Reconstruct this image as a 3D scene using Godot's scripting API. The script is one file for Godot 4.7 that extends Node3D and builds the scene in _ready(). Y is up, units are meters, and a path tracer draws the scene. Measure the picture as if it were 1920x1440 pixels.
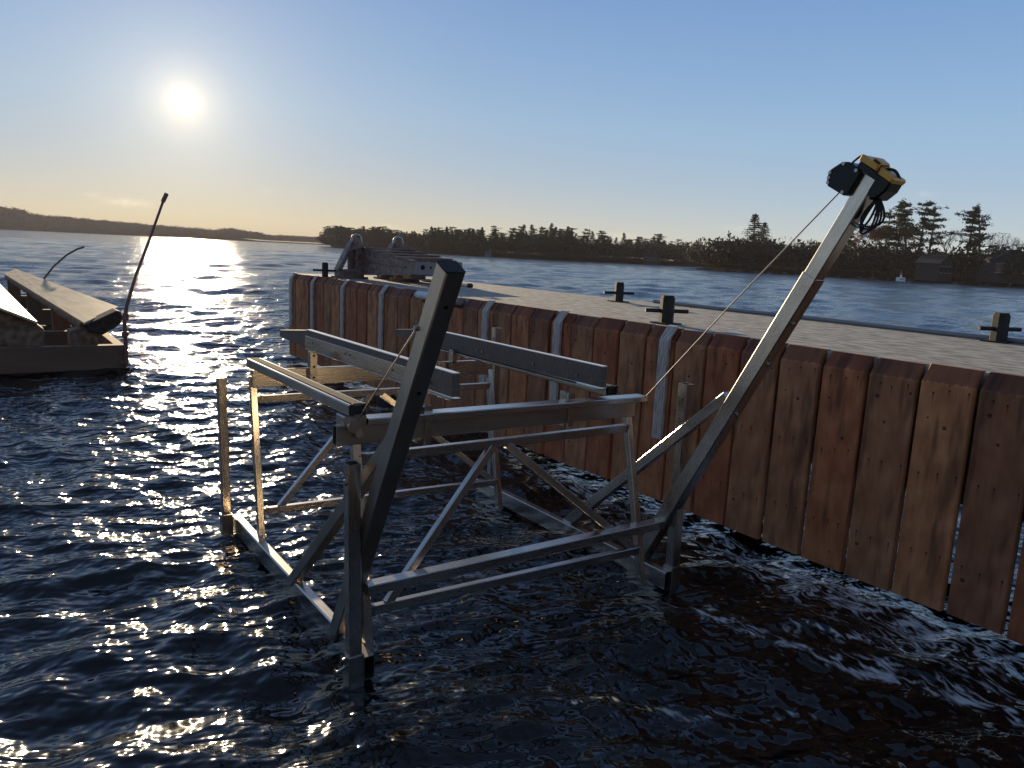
extends Node3D
# A new aluminium boat lift beside a boarded timber dock on a lake, low sun ahead.
# Local frame FR: x runs from the lift across to the dock, z runs along the dock towards the viewer, y is up (0 = lake level).

const TURN := 0.6206
const ORIGIN := Vector3(-2.1513, 0.0, -5.8070)
const EYE := 2.3
const SUN_DIR := Vector3(-0.38987, 0.15229, -0.90819)
var FR := Transform3D(Basis(Vector3.UP, TURN), ORIGIN)
var rng := RandomNumberGenerator.new()
var M := {}
var taken := {}


# ------------------------------------------------------------------ mesh builder
class MB:
	var v := PackedVector3Array()
	var n := PackedVector3Array()
	var t := PackedVector2Array()
	var off := Vector3.ZERO

	func tri(a: Vector3, b: Vector3, c: Vector3, ta := Vector2.ZERO, tb := Vector2.ZERO, tc := Vector2.ZERO) -> void:
		var m := (b - a).cross(c - a)
		if m.length_squared() < 1e-18:
			return
		m = m.normalized()
		v.append_array([a, c, b])
		n.append_array([m, m, m])
		t.append_array([ta, tc, tb])

	func quad(a: Vector3, b: Vector3, c: Vector3, d: Vector3, ta := Vector2.ZERO, tb := Vector2.ZERO, tc := Vector2.ZERO, td := Vector2.ZERO) -> void:
		tri(a, b, c, ta, tb, tc)
		tri(a, c, d, ta, tc, td)

	func smooth_tri(a: Vector3, b: Vector3, c: Vector3, na: Vector3, nb: Vector3, nc: Vector3, ta: Vector2, tb: Vector2, tc: Vector2) -> void:
		v.append_array([a, c, b])
		n.append_array([na, nc, nb])
		t.append_array([ta, tc, tb])

	func ring(sec: PackedVector2Array, o: Vector3, x: Vector3, y: Vector3) -> PackedVector3Array:
		var r := PackedVector3Array()
		for p in sec:
			r.append(o + x * p.x + y * p.y)
		return r

	func skin(r0: PackedVector3Array, r1: PackedVector3Array, inward := false, v0 := 0.0) -> void:
		var s := r0.size()
		var u := 0.0
		for i in s:
			var j := (i + 1) % s
			var w := r0[i].distance_to(r0[j])
			var l0 := v0
			var l1 := v0 + r0[i].distance_to(r1[i])
			if inward:
				quad(r0[i], r1[i], r1[j], r0[j], Vector2(u, l0), Vector2(u, l1), Vector2(u + w, l1), Vector2(u + w, l0))
			else:
				quad(r0[i], r0[j], r1[j], r1[i], Vector2(u, l0), Vector2(u + w, l0), Vector2(u + w, l1), Vector2(u, l1))
			u += w

	func cap(r: PackedVector3Array, flip: bool) -> void:
		for i in range(1, r.size() - 1):
			if flip:
				tri(r[0], r[i + 1], r[i], Vector2.ZERO, Vector2(0.05, 0.05), Vector2(0.05, 0))
			else:
				tri(r[0], r[i], r[i + 1], Vector2.ZERO, Vector2(0.05, 0), Vector2(0.05, 0.05))

	static func rect(w: float, h: float, c: float) -> PackedVector2Array:
		var a := w / 2
		var b := h / 2
		if c <= 0.0:
			return PackedVector2Array([Vector2(a, -b), Vector2(a, b), Vector2(-a, b), Vector2(-a, -b)])
		return PackedVector2Array([Vector2(a, -b + c), Vector2(a, b - c), Vector2(a - c, b), Vector2(-a + c, b), Vector2(-a, b - c), Vector2(-a, -b + c), Vector2(-a + c, -b), Vector2(a - c, -b)])

	# a straight bar from a to b, w across `side`, h across the other way; open ends show the hollow of a tube
	func beam(a: Vector3, b: Vector3, w: float, h: float, side: Vector3, c := 0.004, open0 := false, open1 := false) -> void:
		var z := (b - a).normalized()
		var x := (side - z * side.dot(z)).normalized()
		var y := z.cross(x)
		var r0 := ring(rect(w, h, c), a, x, y)
		var r1 := ring(rect(w, h, c), b, x, y)
		skin(r0, r1)
		var wall := 0.006
		for e in 2:
			var o: Vector3 = a if e == 0 else b
			var ro := r0 if e == 0 else r1
			var open := open0 if e == 0 else open1
			if not open:
				cap(ro, e == 0)
				continue
			var ri := ring(rect(w - 2 * wall, h - 2 * wall, c), o, x, y)
			var depth: Vector3 = z * (0.35 if e == 0 else -0.35)
			var rd := ring(rect(w - 2 * wall, h - 2 * wall, c), o + depth, x, y)
			var s := ro.size()
			for i in s:
				var j := (i + 1) % s
				if e == 1:
					quad(ro[i], ro[j], ri[j], ri[i])
					quad(ri[i], ri[j], rd[j], rd[i])
				else:
					quad(ro[j], ro[i], ri[i], ri[j])
					quad(ri[j], ri[i], rd[i], rd[j])
			cap(rd, e == 0)

	func box(p0: Vector3, p1: Vector3, c := 0.004) -> void:
		var m := (p0 + p1) / 2
		var d := (p1 - p0).abs()
		beam(Vector3(m.x, m.y, m.z - d.z / 2), Vector3(m.x, m.y, m.z + d.z / 2), d.x, d.y, Vector3.RIGHT, minf(c, minf(d.x, d.y) * 0.3))

	# round bar along a line of points; radius is one number or one per point
	func rod(pts: Array, radius, sides := 8, closed_ends := true) -> void:
		var x := Vector3.ZERO
		var prev := []
		var prevn := []
		var len := 0.0
		for i in pts.size():
			var d: Vector3
			if i == 0:
				d = pts[1] - pts[0]
			elif i == pts.size() - 1:
				d = pts[i] - pts[i - 1]
			else:
				d = (pts[i + 1] - pts[i]).normalized() + (pts[i] - pts[i - 1]).normalized()
			d = d.normalized()
			if i == 0:
				x = d.cross(Vector3.UP if absf(d.y) < 0.9 else Vector3.RIGHT).normalized()
			else:
				x = (x - d * x.dot(d)).normalized()
				len += (pts[i] as Vector3).distance_to(pts[i - 1])
			var y := d.cross(x)
			var r: float = radius[i] if radius is Array else radius
			var cur := []
			var curn := []
			for k in sides:
				var a := TAU * k / sides
				var m := x * cos(a) + y * sin(a)
				cur.append(pts[i] + m * r)
				curn.append(m)
			if i > 0:
				for k in sides:
					var j := (k + 1) % sides
					var u0 := float(k) / sides * 0.2
					var u1 := float(k + 1) / sides * 0.2
					smooth_tri(prev[k], prev[j], cur[j], prevn[k], prevn[j], curn[j], Vector2(u0, len - 0.1), Vector2(u1, len - 0.1), Vector2(u1, len))
					smooth_tri(prev[k], cur[j], cur[k], prevn[k], curn[j], curn[k], Vector2(u0, len - 0.1), Vector2(u1, len), Vector2(u0, len))
			if closed_ends and (i == 0 or i == pts.size() - 1):
				cap(PackedVector3Array(cur), i == 0)
			prev = cur
			prevn = curn

	# a flat outline (counter-clockwise in x, y of T) given thickness along z of T, with bevelled rims
	func extrude(poly: PackedVector2Array, T: Transform3D, depth: float, bevel := 0.004) -> void:
		var mid := Vector2.ZERO
		for p in poly:
			mid += p / poly.size()
		var small := PackedVector2Array()
		for p in poly:
			small.append(p + (mid - p).limit_length(bevel))
		var lay := [[small, 0.0], [poly, bevel], [poly, depth - bevel], [small, depth]]
		var rings := []
		for l in lay:
			var r := PackedVector3Array()
			for p in l[0]:
				r.append(T * Vector3(p.x, p.y, l[1]))
			rings.append(r)
		for i in 3:
			skin(rings[i], rings[i + 1])
		var idx := Geometry2D.triangulate_polygon(small)
		for i in range(0, idx.size(), 3):
			var a := idx[i]
			var b := idx[i + 1]
			var c := idx[i + 2]
			if (small[b] - small[a]).cross(small[c] - small[a]) < 0:
				var sw := b
				b = c
				c = sw
			tri(rings[3][a], rings[3][b], rings[3][c], small[a], small[b], small[c])
			tri(rings[0][a], rings[0][c], rings[0][b], small[a], small[c], small[b])

	func mesh() -> ArrayMesh:
		var a := []
		a.resize(Mesh.ARRAY_MAX)
		var vv := v
		if off != Vector3.ZERO:
			vv = PackedVector3Array()
			for p in v:
				vv.append(p - off)
		a[Mesh.ARRAY_VERTEX] = vv
		a[Mesh.ARRAY_NORMAL] = n
		a[Mesh.ARRAY_TEX_UV] = t
		var m := ArrayMesh.new()
		m.add_surface_from_arrays(Mesh.PRIMITIVE_TRIANGLES, a)
		return m


# ------------------------------------------------------------------ object helpers
func numbered(called: String) -> String:
	var k: int = taken.get(called, 0)
	taken[called] = k + 1
	return called if k == 0 else "%s_%03d" % [called, k]


func tag(o: Node, label: String, category: String, group := "", kind := "") -> void:
	if label: o.set_meta("label", label)
	if category: o.set_meta("category", category)
	if group: o.set_meta("group", group)
	if kind: o.set_meta("kind", kind)


# a thing that stands at `base` of the local frame
func thing(called: String, base: Vector3, label: String, category: String, group := "") -> Node3D:
	var o := Node3D.new()
	o.name = numbered(called)
	add_child(o)
	o.transform = FR * Transform3D(Basis(), base)
	o.set_meta("base", base)
	tag(o, label, category, group)
	return o


func world_thing(called: String, at: Vector3, label: String, category: String, group := "") -> Node3D:
	var o := Node3D.new()
	o.name = numbered(called)
	add_child(o)
	o.position = at
	tag(o, label, category, group)
	return o


func mb(o: Node = null) -> MB:
	var m := MB.new()
	if o and o.has_meta("base"):
		m.off = o.get_meta("base")
	return m


func part(parent: Node3D, called: String, m: MB, mat: Material, label := "") -> MeshInstance3D:
	var i := MeshInstance3D.new()
	i.name = called
	i.mesh = m.mesh()
	i.material_override = mat
	parent.add_child(i, true)
	if parent.has_meta("base"):
		i.set_meta("base", parent.get_meta("base"))
	if label: i.set_meta("label", label)
	return i


# ------------------------------------------------------------------ materials
func lin(r: float, g: float, b: float) -> Color:
	return Color(r, g, b).linear_to_srgb()


func noise(seed_: int, freq: float, octaves := 4, type := FastNoiseLite.TYPE_SIMPLEX_SMOOTH) -> FastNoiseLite:
	var f := FastNoiseLite.new()
	f.seed = seed_
	f.frequency = freq
	f.noise_type = type
	f.fractal_octaves = octaves
	return f


func mat(albedo: Color, rough: float, metal := 0.0) -> StandardMaterial3D:
	var m := StandardMaterial3D.new()
	m.albedo_color = albedo
	m.roughness = rough
	m.metallic = metal
	return m


func tex(im: Image) -> ImageTexture:
	return ImageTexture.create_from_image(im)


# streaky grey map: fine grain drawn out along v
func streaks(seed_: int, w: int, h: int, fx: float, fy: float, lo: float, hi: float) -> ImageTexture:
	var a := noise(seed_, 1.0, 4)
	var im := Image.create(w, h, false, Image.FORMAT_L8)
	for y in h:
		for x in w:
			var ax := TAU * x / w
			var ay := TAU * y / h
			var k := a.get_noise_3d(cos(ax) * fx + 9.0, sin(ax) * fx, cos(ay) * fy + sin(ay) * fy * 0.7)
			im.set_pixel(x, y, Color.from_hsv(0, 0, clampf(lerpf(lo, hi, k * 0.8 + 0.5), 0, 1)))
	return tex(im)


# weathered stained board: grain, knots, dark water stains, rusty nail heads
func board_texture(seed_: int, stain: float) -> ImageTexture:
	var W := 128
	var Hh := 512
	var r := RandomNumberGenerator.new()
	r.seed = seed_
	var g1 := noise(seed_, 1.0, 3)
	var g2 := noise(seed_ + 7, 1.0, 4)
	var g3 := noise(seed_ + 13, 1.0, 3)
	var knots := []
	for i in r.randi_range(2, 4):
		knots.append(Vector3(r.randf_range(0.12, 0.88), r.randf_range(0.12, 0.95), r.randf_range(0.018, 0.04)))
	var nails := []
	for row in [0.10, 0.44, 0.78]:
		for k in 3:
			nails.append(Vector2(0.2 + 0.3 * k + r.randf_range(-0.05, 0.05), row + r.randf_range(-0.012, 0.012)))
	var im := Image.create(W, Hh, false, Image.FORMAT_RGB8)
	for y in Hh:
		var fy := float(y) / Hh
		for x in W:
			var fx := float(x) / W
			var wx := fx
			for k in knots:
				var d: float = (Vector2(fx, fy * 4.4) - Vector2(k.x, k.y * 4.4)).length()
				wx += (fx - k.x) * 0.06 * exp(-d * d / (k.z * k.z * 14.0)) / k.z * 0.5
			var grain := g1.get_noise_2d(wx * 26.0, fy * 2.2) * 0.5 + g1.get_noise_2d(wx * 70.0 + 40.0, fy * 5.0) * 0.35
			var tone := g2.get_noise_2d(fx * 2.0, fy * 5.0)
			var val := 0.82 + grain * 0.09 + tone * 0.15
			var c := Color(val, val * (0.90 + tone * 0.05), val * (0.82 + tone * 0.08))
			var st := smoothstep(0.22, 0.85, g3.get_noise_2d(fx * 2.2, fy * 1.8) * 1.0 + stain * 0.34)
			c = c.lerp(Color(0.27, 0.24, 0.22), st * 0.5)
			# dark red preservative left on the bevelled tops, with a ragged lower rim
			var rim := 0.066 + 0.010 * g2.get_noise_2d(fx * 9.0, 3.0) + 0.006 * g1.get_noise_2d(fx * 40.0, fy * 8.0)
			c = c.lerp(Color(c.r * 0.62, c.g * 0.50, c.b * 0.50), smoothstep(rim + 0.006, rim - 0.004, fy) * 0.6)
			for k in knots:
				var d: float = (Vector2(fx, fy * 4.4) - Vector2(k.x, k.y * 4.4)).length()
				c = c.lerp(Color(0.30, 0.20, 0.15), smoothstep(k.z * 1.25, k.z * 0.6, d) * 0.8)
			for k in nails:
				var dx: float = (fx - k.x) * 0.365
				var dy: float = (fy - k.y) * 1.6
				var d := sqrt(dx * dx + dy * dy)
				c = c.lerp(Color(0.13, 0.08, 0.06), smoothstep(0.0075, 0.0045, d))
				if dy > 0 and absf(dx) < 0.005:
					c = c.lerp(Color(0.28, 0.16, 0.11), 0.5 * exp(-dy * 22.0))
			im.set_pixel(x, y, c)
	return tex(im)


func speckle(seed_: int, size: int, a: Color, b: Color, freq: float, power := 1.0, warp := 0.0) -> ImageTexture:
	var f := noise(seed_, freq, 5)
	if warp > 0:
		f.domain_warp_enabled = true
		f.domain_warp_amplitude = warp
	var l := f.get_seamless_image(size, size)
	var im := Image.create(size, size, false, Image.FORMAT_RGB8)
	for y in size:
		for x in size:
			im.set_pixel(x, y, a.lerp(b, pow(l.get_pixel(x, y).r, power)))
	return tex(im)


func make_materials() -> void:
	var streak := streaks(3, 128, 256, 6.0, 0.5, 0.80, 1.0)
	var blot := speckle(21, 256, Color(0.86, 0.86, 0.86), Color(1, 1, 1), 0.008)
	for k in [["alu", lin(0.62, 0.56, 0.485), 0.29], ["alu_dull", lin(0.52, 0.465, 0.40), 0.34], ["alu_bright", lin(0.70, 0.655, 0.60), 0.25]]:
		var m := mat(k[1], k[2], 0.95)
		m.albedo_texture = blot
		m.roughness_texture = streak
		m.roughness_texture_channel = BaseMaterial3D.TEXTURE_CHANNEL_RED
		m.heightmap_enabled = true
		m.heightmap_texture = streak
		m.heightmap_scale = 0.006
		m.uv1_scale = Vector3(3.0, 1.2, 1)
		M[k[0]] = m
	var tints := [lin(0.64, 0.295, 0.135), lin(0.58, 0.320, 0.165), lin(0.54, 0.220, 0.100), lin(0.76, 0.410, 0.195), lin(0.46, 0.240, 0.130)]
	M.boards = []
	for i in 5:
		var bt := board_texture(100 + i * 17, [0.1, 0.45, 0.0, 0.6, 0.25][i])
		for j in 2:
			var m := mat(tints[(i + j * 2) % 5], 0.78)
			m.albedo_texture = bt
			m.heightmap_enabled = true
			m.heightmap_texture = bt
			m.heightmap_scale = 0.02
			M.boards.append(m)
	M.strip = mat(lin(0.70, 0.645, 0.56), 0.8)
	M.strip.albedo_texture = speckle(31, 256, Color(0.62, 0.61, 0.6), Color(1, 1, 1), 0.03, 0.8)
	M.strip.uv1_scale = Vector3(6, 0.8, 1)
	M.plank = mat(lin(0.88, 0.70, 0.42), 0.55)
	M.plank.albedo_texture = speckle(52, 512, Color(0.66, 0.62, 0.56), Color(1, 0.97, 0.90), 0.010, 0.8, 14.0)
	M.plank.uv1_scale = Vector3(0.8, 0.10, 1)
	M.deck = mat(lin(0.58, 0.565, 0.515), 0.85)
	var dk := speckle(44, 512, Color(0.42, 0.41, 0.39), Color(1, 0.98, 0.94), 0.018, 0.8, 30.0)
	M.deck.albedo_texture = dk
	M.deck.heightmap_enabled = true
	M.deck.heightmap_texture = dk
	M.deck.heightmap_scale = 0.4
	M.deck.uv1_scale = Vector3(0.9, 0.42, 1)
	M.timber = mat(lin(0.075, 0.055, 0.042), 0.85)
	M.timber.albedo_texture = speckle(45, 256, Color(0.55, 0.5, 0.46), Color(1, 1, 1), 0.03)
	M.cradle = mat(lin(0.36, 0.255, 0.165), 0.82)
	M.cradle.albedo_texture = M.timber.albedo_texture
	M.cradle.uv1_scale = Vector3(0.8, 0.8, 1)
	M.black = mat(lin(0.008, 0.008, 0.009), 0.28)
	M.black.metallic_specular = 0.35
	M.rubber = mat(lin(0.018, 0.018, 0.018), 0.7)
	M.bollard = mat(lin(0.032, 0.028, 0.024), 0.6)
	M.bollard.albedo_texture = speckle(46, 128, Color(0.45, 0.42, 0.4), Color(1, 1, 1), 0.05)
	M.rust = mat(lin(0.37, 0.275, 0.235), 0.5, 0.1)
	M.rust.albedo_texture = speckle(47, 256, Color(0.55, 0.5, 0.48), Color(1, 1, 1), 0.03)
	M.galv = mat(lin(0.42, 0.40, 0.37), 0.45, 0.8)
	M.steel = mat(lin(0.35, 0.34, 0.33), 0.35, 1.0)
	M.composite = mat(lin(0.165, 0.138, 0.108), 0.6)
	M.composite.albedo_texture = speckle(48, 256, Color(0.72, 0.72, 0.74), Color(1, 1, 1), 0.04)
	M.composite.uv1_scale = Vector3(4, 1, 1)
	M.carpet = mat(lin(0.26, 0.22, 0.17), 0.95)
	M.carpet.albedo_texture = speckle(49, 256, Color(0.10, 0.10, 0.09), Color(1, 1, 1), 0.22, 1.6)
	M.carpet.uv1_scale = Vector3(1.6, 1.6, 1)
	M.sunlit_top = mat(lin(0.86, 0.82, 0.75), 0.34)  # white of the sunlit bunk tops put into the colour
	M.cable = mat(lin(0.22, 0.21, 0.21), 0.6, 0.5)
	M.pvc = mat(lin(0.66, 0.66, 0.64), 0.4)
	M.hose = mat(lin(0.22, 0.23, 0.24), 0.5)
	M.yellow = mat(lin(0.72, 0.36, 0.012), 0.32)
	M.yellow.clearcoat_enabled = true
	M.yellow.clearcoat = 0.3
	M.pole = mat(lin(0.20, 0.105, 0.078), 0.6)
	M.bark = mat(lin(0.06, 0.048, 0.038), 0.9)
	M.birch = mat(lin(0.20, 0.17, 0.14), 0.9)
	for k in [["pine", lin(0.040, 0.058, 0.022)], ["spruce", lin(0.026, 0.042, 0.020)], ["oak_leaf", lin(0.20, 0.082, 0.030)], ["brush", lin(0.040, 0.032, 0.020)], ["scrub", lin(0.040, 0.045, 0.021)], ["dry_leaf", lin(0.36, 0.25, 0.125)]]:
		var m := mat(k[1], 0.8)
		m.backlight_enabled = true
		m.backlight = Color(0.5, 0.5, 0.35)
		m.vertex_color_use_as_albedo = true
		M[k[0]] = m
	M.soil = mat(lin(0.026, 0.022, 0.015), 0.95)
	M.soil.metallic_specular = 0.0
	M.rock = mat(lin(0.075, 0.066, 0.058), 0.9)
	M.cabin = mat(lin(0.035, 0.027, 0.022), 0.85)
	M.weathered = mat(lin(0.26, 0.245, 0.235), 0.7)
	M.shed = mat(lin(0.12, 0.11, 0.10), 0.85)
	M.roof = mat(lin(0.022, 0.020, 0.020), 0.85)
	M.white = mat(lin(0.72, 0.72, 0.70), 0.6)
	M.red = mat(lin(0.50, 0.06, 0.03), 0.6)
	M.glass = mat(lin(0.03, 0.035, 0.04), 0.08)


# ------------------------------------------------------------------ sky
func make_sky() -> Image:
	var w := 2048
	var h := 1024
	var data := PackedFloat32Array()
	data.resize(w * h * 3)
	var fl := noise(5, 0.02, 4)
	var low := [Vector3(-0.7, 0, 0)]
	# small fair-weather clouds low over the far shore: azimuth, elevation, half width (degrees), strength
	var puffs := [[-26.85, 2.05, 1.1, 0.13], [-28.9, 2.35, 0.35, 0.06], [-18.0, 3.45, 0.25, 0.07], [-9.4, 1.45, 0.8, 0.05], [-2.1, 0.95, 0.9, 0.10], [-13.6, 1.95, 0.35, 0.05], [7.5, 1.6, 1.2, 0.06], [8.9, 1.3, 0.6, 0.04], [27.3, 5.0, 0.5, 0.05], [-23.0, 1.4, 0.3, 0.05], [16.0, 2.4, 1.4, 0.03]]
	var s := SUN_DIR.normalized()
	for j in h / 2:
		var el := PI / 2 - PI * (j + 0.5) / h
		var ed := rad_to_deg(el)
		# clear evening air: pale near the horizon, deep blue overhead
		var up: Vector3
		if ed < 9.0:
			up = Vector3(0.185, 0.335, 0.530)
		elif ed < 22.0:
			up = Vector3(0.185, 0.335, 0.530).lerp(Vector3(0.102, 0.202, 0.430), (ed - 9.0) / 13.0)
		elif ed < 50.0:
			up = Vector3(0.102, 0.202, 0.430).lerp(Vector3(0.075, 0.115, 0.205), (ed - 22.0) / 28.0)
		else:
			up = Vector3(0.075, 0.115, 0.205).lerp(Vector3(0.055, 0.082, 0.140), (ed - 50.0) / 40.0)
		var hz := exp(-ed / 4.6)
		var cy := sin(el)
		var cr := cos(el)
		for i in w:
			var az := wrapf((i + 0.5) / w * TAU, -PI, PI)
			var dx := sin(az) * cr
			var dz := -cos(az) * cr
			var g := rad_to_deg(acos(clampf(dx * s.x + cy * s.y + dz * s.z, -1, 1)))
			var warm := exp(-g * g / 1500.0)
			var hor := Vector3(0.50, 0.55, 0.49).lerp(Vector3(0.66, 0.52, 0.26), warm)
			var c := up.lerp(hor, hz)
			c += Vector3(0.24, 0.18, 0.085) * exp(-g / 9.0)
			if g < 20.0:
				c += Vector3(0.30, 0.23, 0.13) * exp(-g / 2.4)
				if g < 3.0:
					c += Vector3(7.0, 6.4, 5.4) * exp(-g * g / 0.15) + Vector3(0.50, 0.38, 0.20) * exp(-g / 0.8)
			if ed < 7.0:
				var azd := rad_to_deg(az)
				for p in puffs:
					var ax: float = (azd - p[0]) / p[2]
					if absf(ax) < 2.0:
						var ay: float = (ed - p[1]) / (p[2] * 0.10 + 0.06)
						var k: float = exp(-ax * ax - ay * ay) * (0.7 + 1.6 * fl.get_noise_2d(azd * 70.0, ed * 190.0))
						c += Vector3(1.0, 0.80, 0.52) * maxf(k, 0.0) * p[3] * 2.2
			var at := (j * w + i) * 3
			data[at] = c.x
			data[at + 1] = c.y
			data[at + 2] = c.z
	for j in range(h / 2, h):
		for i in w:
			var at := (j * w + i) * 3
			data[at] = 0.10
			data[at + 1] = 0.12
			data[at + 2] = 0.14
	return Image.create_from_data(w, h, false, Image.FORMAT_RGBF, data.to_byte_array())


# ------------------------------------------------------------------ water
func ripple_map() -> ImageTexture:
	var N := 1024
	var tile := 3.0
	var r := RandomNumberGenerator.new()
	r.seed = 77
	var nx := PackedFloat32Array()
	var nz := PackedFloat32Array()
	nx.resize(N * N)
	nz.resize(N * N)
	var total := 0.0
	var comps := []
	for c in 38:
		var lam := 0.040 * pow(0.36 / 0.040, (c + r.randf()) / 38.0)
		var dir := PI / 2 - 0.20 + r.randfn(0.0, 0.85)
		var kx := roundf(tile / lam * cos(dir))
		var kz := roundf(tile / lam * sin(dir))
		var wgt := 0.75 + 0.25 * smoothstep(0.03, 0.15, lam)
		comps.append([kx, kz, wgt, r.randf() * TAU])
		total += wgt * wgt / 2
	var scale := 0.190 / sqrt(total)
	for c in comps:
		var k := Vector2(c[0], c[1])
		if k == Vector2.ZERO:
			continue
		var sx: float = c[2] * scale * k.x / k.length()
		var sz: float = c[2] * scale * k.y / k.length()
		var ca := PackedFloat32Array()
		var sa := PackedFloat32Array()
		for x in N:
			ca.append(cos(TAU * k.x * x / N))
			sa.append(sin(TAU * k.x * x / N))
		for y in N:
			var cb := cos(TAU * k.y * y / N + c[3])
			var sb := sin(TAU * k.y * y / N + c[3])
			var at := y * N
			for x in N:
				var q := ca[x] * cb - sa[x] * sb
				nx[at + x] += sx * q
				nz[at + x] += sz * q
	var data := PackedFloat32Array()
	data.resize(N * N * 3)
	for i in N * N:
		# texture rows run with world z, so green follows -z
		var m := Vector3(-nx[i], nz[i], 1.0).normalized()
		data[i * 3] = m.x * 0.5 + 0.5
		data[i * 3 + 1] = m.y * 0.5 + 0.5
		data[i * 3 + 2] = m.z * 0.5 + 0.5
	return tex(Image.create_from_data(N, N, false, Image.FORMAT_RGBF, data.to_byte_array()))


func sky_streak_map() -> ImageTexture:
	# sky reflections painted as pale streaks along the foot of the boards; x 0..6 m across, z -6..8 m along the dock
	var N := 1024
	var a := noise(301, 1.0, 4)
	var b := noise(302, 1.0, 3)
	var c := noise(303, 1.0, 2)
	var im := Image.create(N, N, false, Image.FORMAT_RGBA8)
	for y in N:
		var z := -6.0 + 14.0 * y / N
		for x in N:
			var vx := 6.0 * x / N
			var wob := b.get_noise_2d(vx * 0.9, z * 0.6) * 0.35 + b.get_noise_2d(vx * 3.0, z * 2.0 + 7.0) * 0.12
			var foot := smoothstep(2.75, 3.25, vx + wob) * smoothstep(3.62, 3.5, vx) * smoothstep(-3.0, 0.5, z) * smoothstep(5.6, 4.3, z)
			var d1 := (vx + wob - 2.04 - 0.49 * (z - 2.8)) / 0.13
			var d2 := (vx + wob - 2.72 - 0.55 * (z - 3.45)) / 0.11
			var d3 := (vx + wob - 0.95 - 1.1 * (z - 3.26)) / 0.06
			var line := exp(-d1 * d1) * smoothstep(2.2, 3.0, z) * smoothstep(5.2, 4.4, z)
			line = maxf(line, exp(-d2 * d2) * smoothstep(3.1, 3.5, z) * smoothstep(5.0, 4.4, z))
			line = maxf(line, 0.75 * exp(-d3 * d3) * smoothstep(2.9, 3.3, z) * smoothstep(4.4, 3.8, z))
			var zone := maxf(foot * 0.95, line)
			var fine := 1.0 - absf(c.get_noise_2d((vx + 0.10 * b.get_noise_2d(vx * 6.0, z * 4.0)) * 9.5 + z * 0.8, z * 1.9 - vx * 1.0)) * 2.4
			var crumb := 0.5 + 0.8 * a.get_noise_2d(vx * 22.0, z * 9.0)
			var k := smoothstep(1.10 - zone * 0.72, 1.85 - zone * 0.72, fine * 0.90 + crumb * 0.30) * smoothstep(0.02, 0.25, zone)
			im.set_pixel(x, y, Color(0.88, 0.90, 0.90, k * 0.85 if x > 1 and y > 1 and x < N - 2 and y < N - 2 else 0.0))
	return tex(im)


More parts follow.
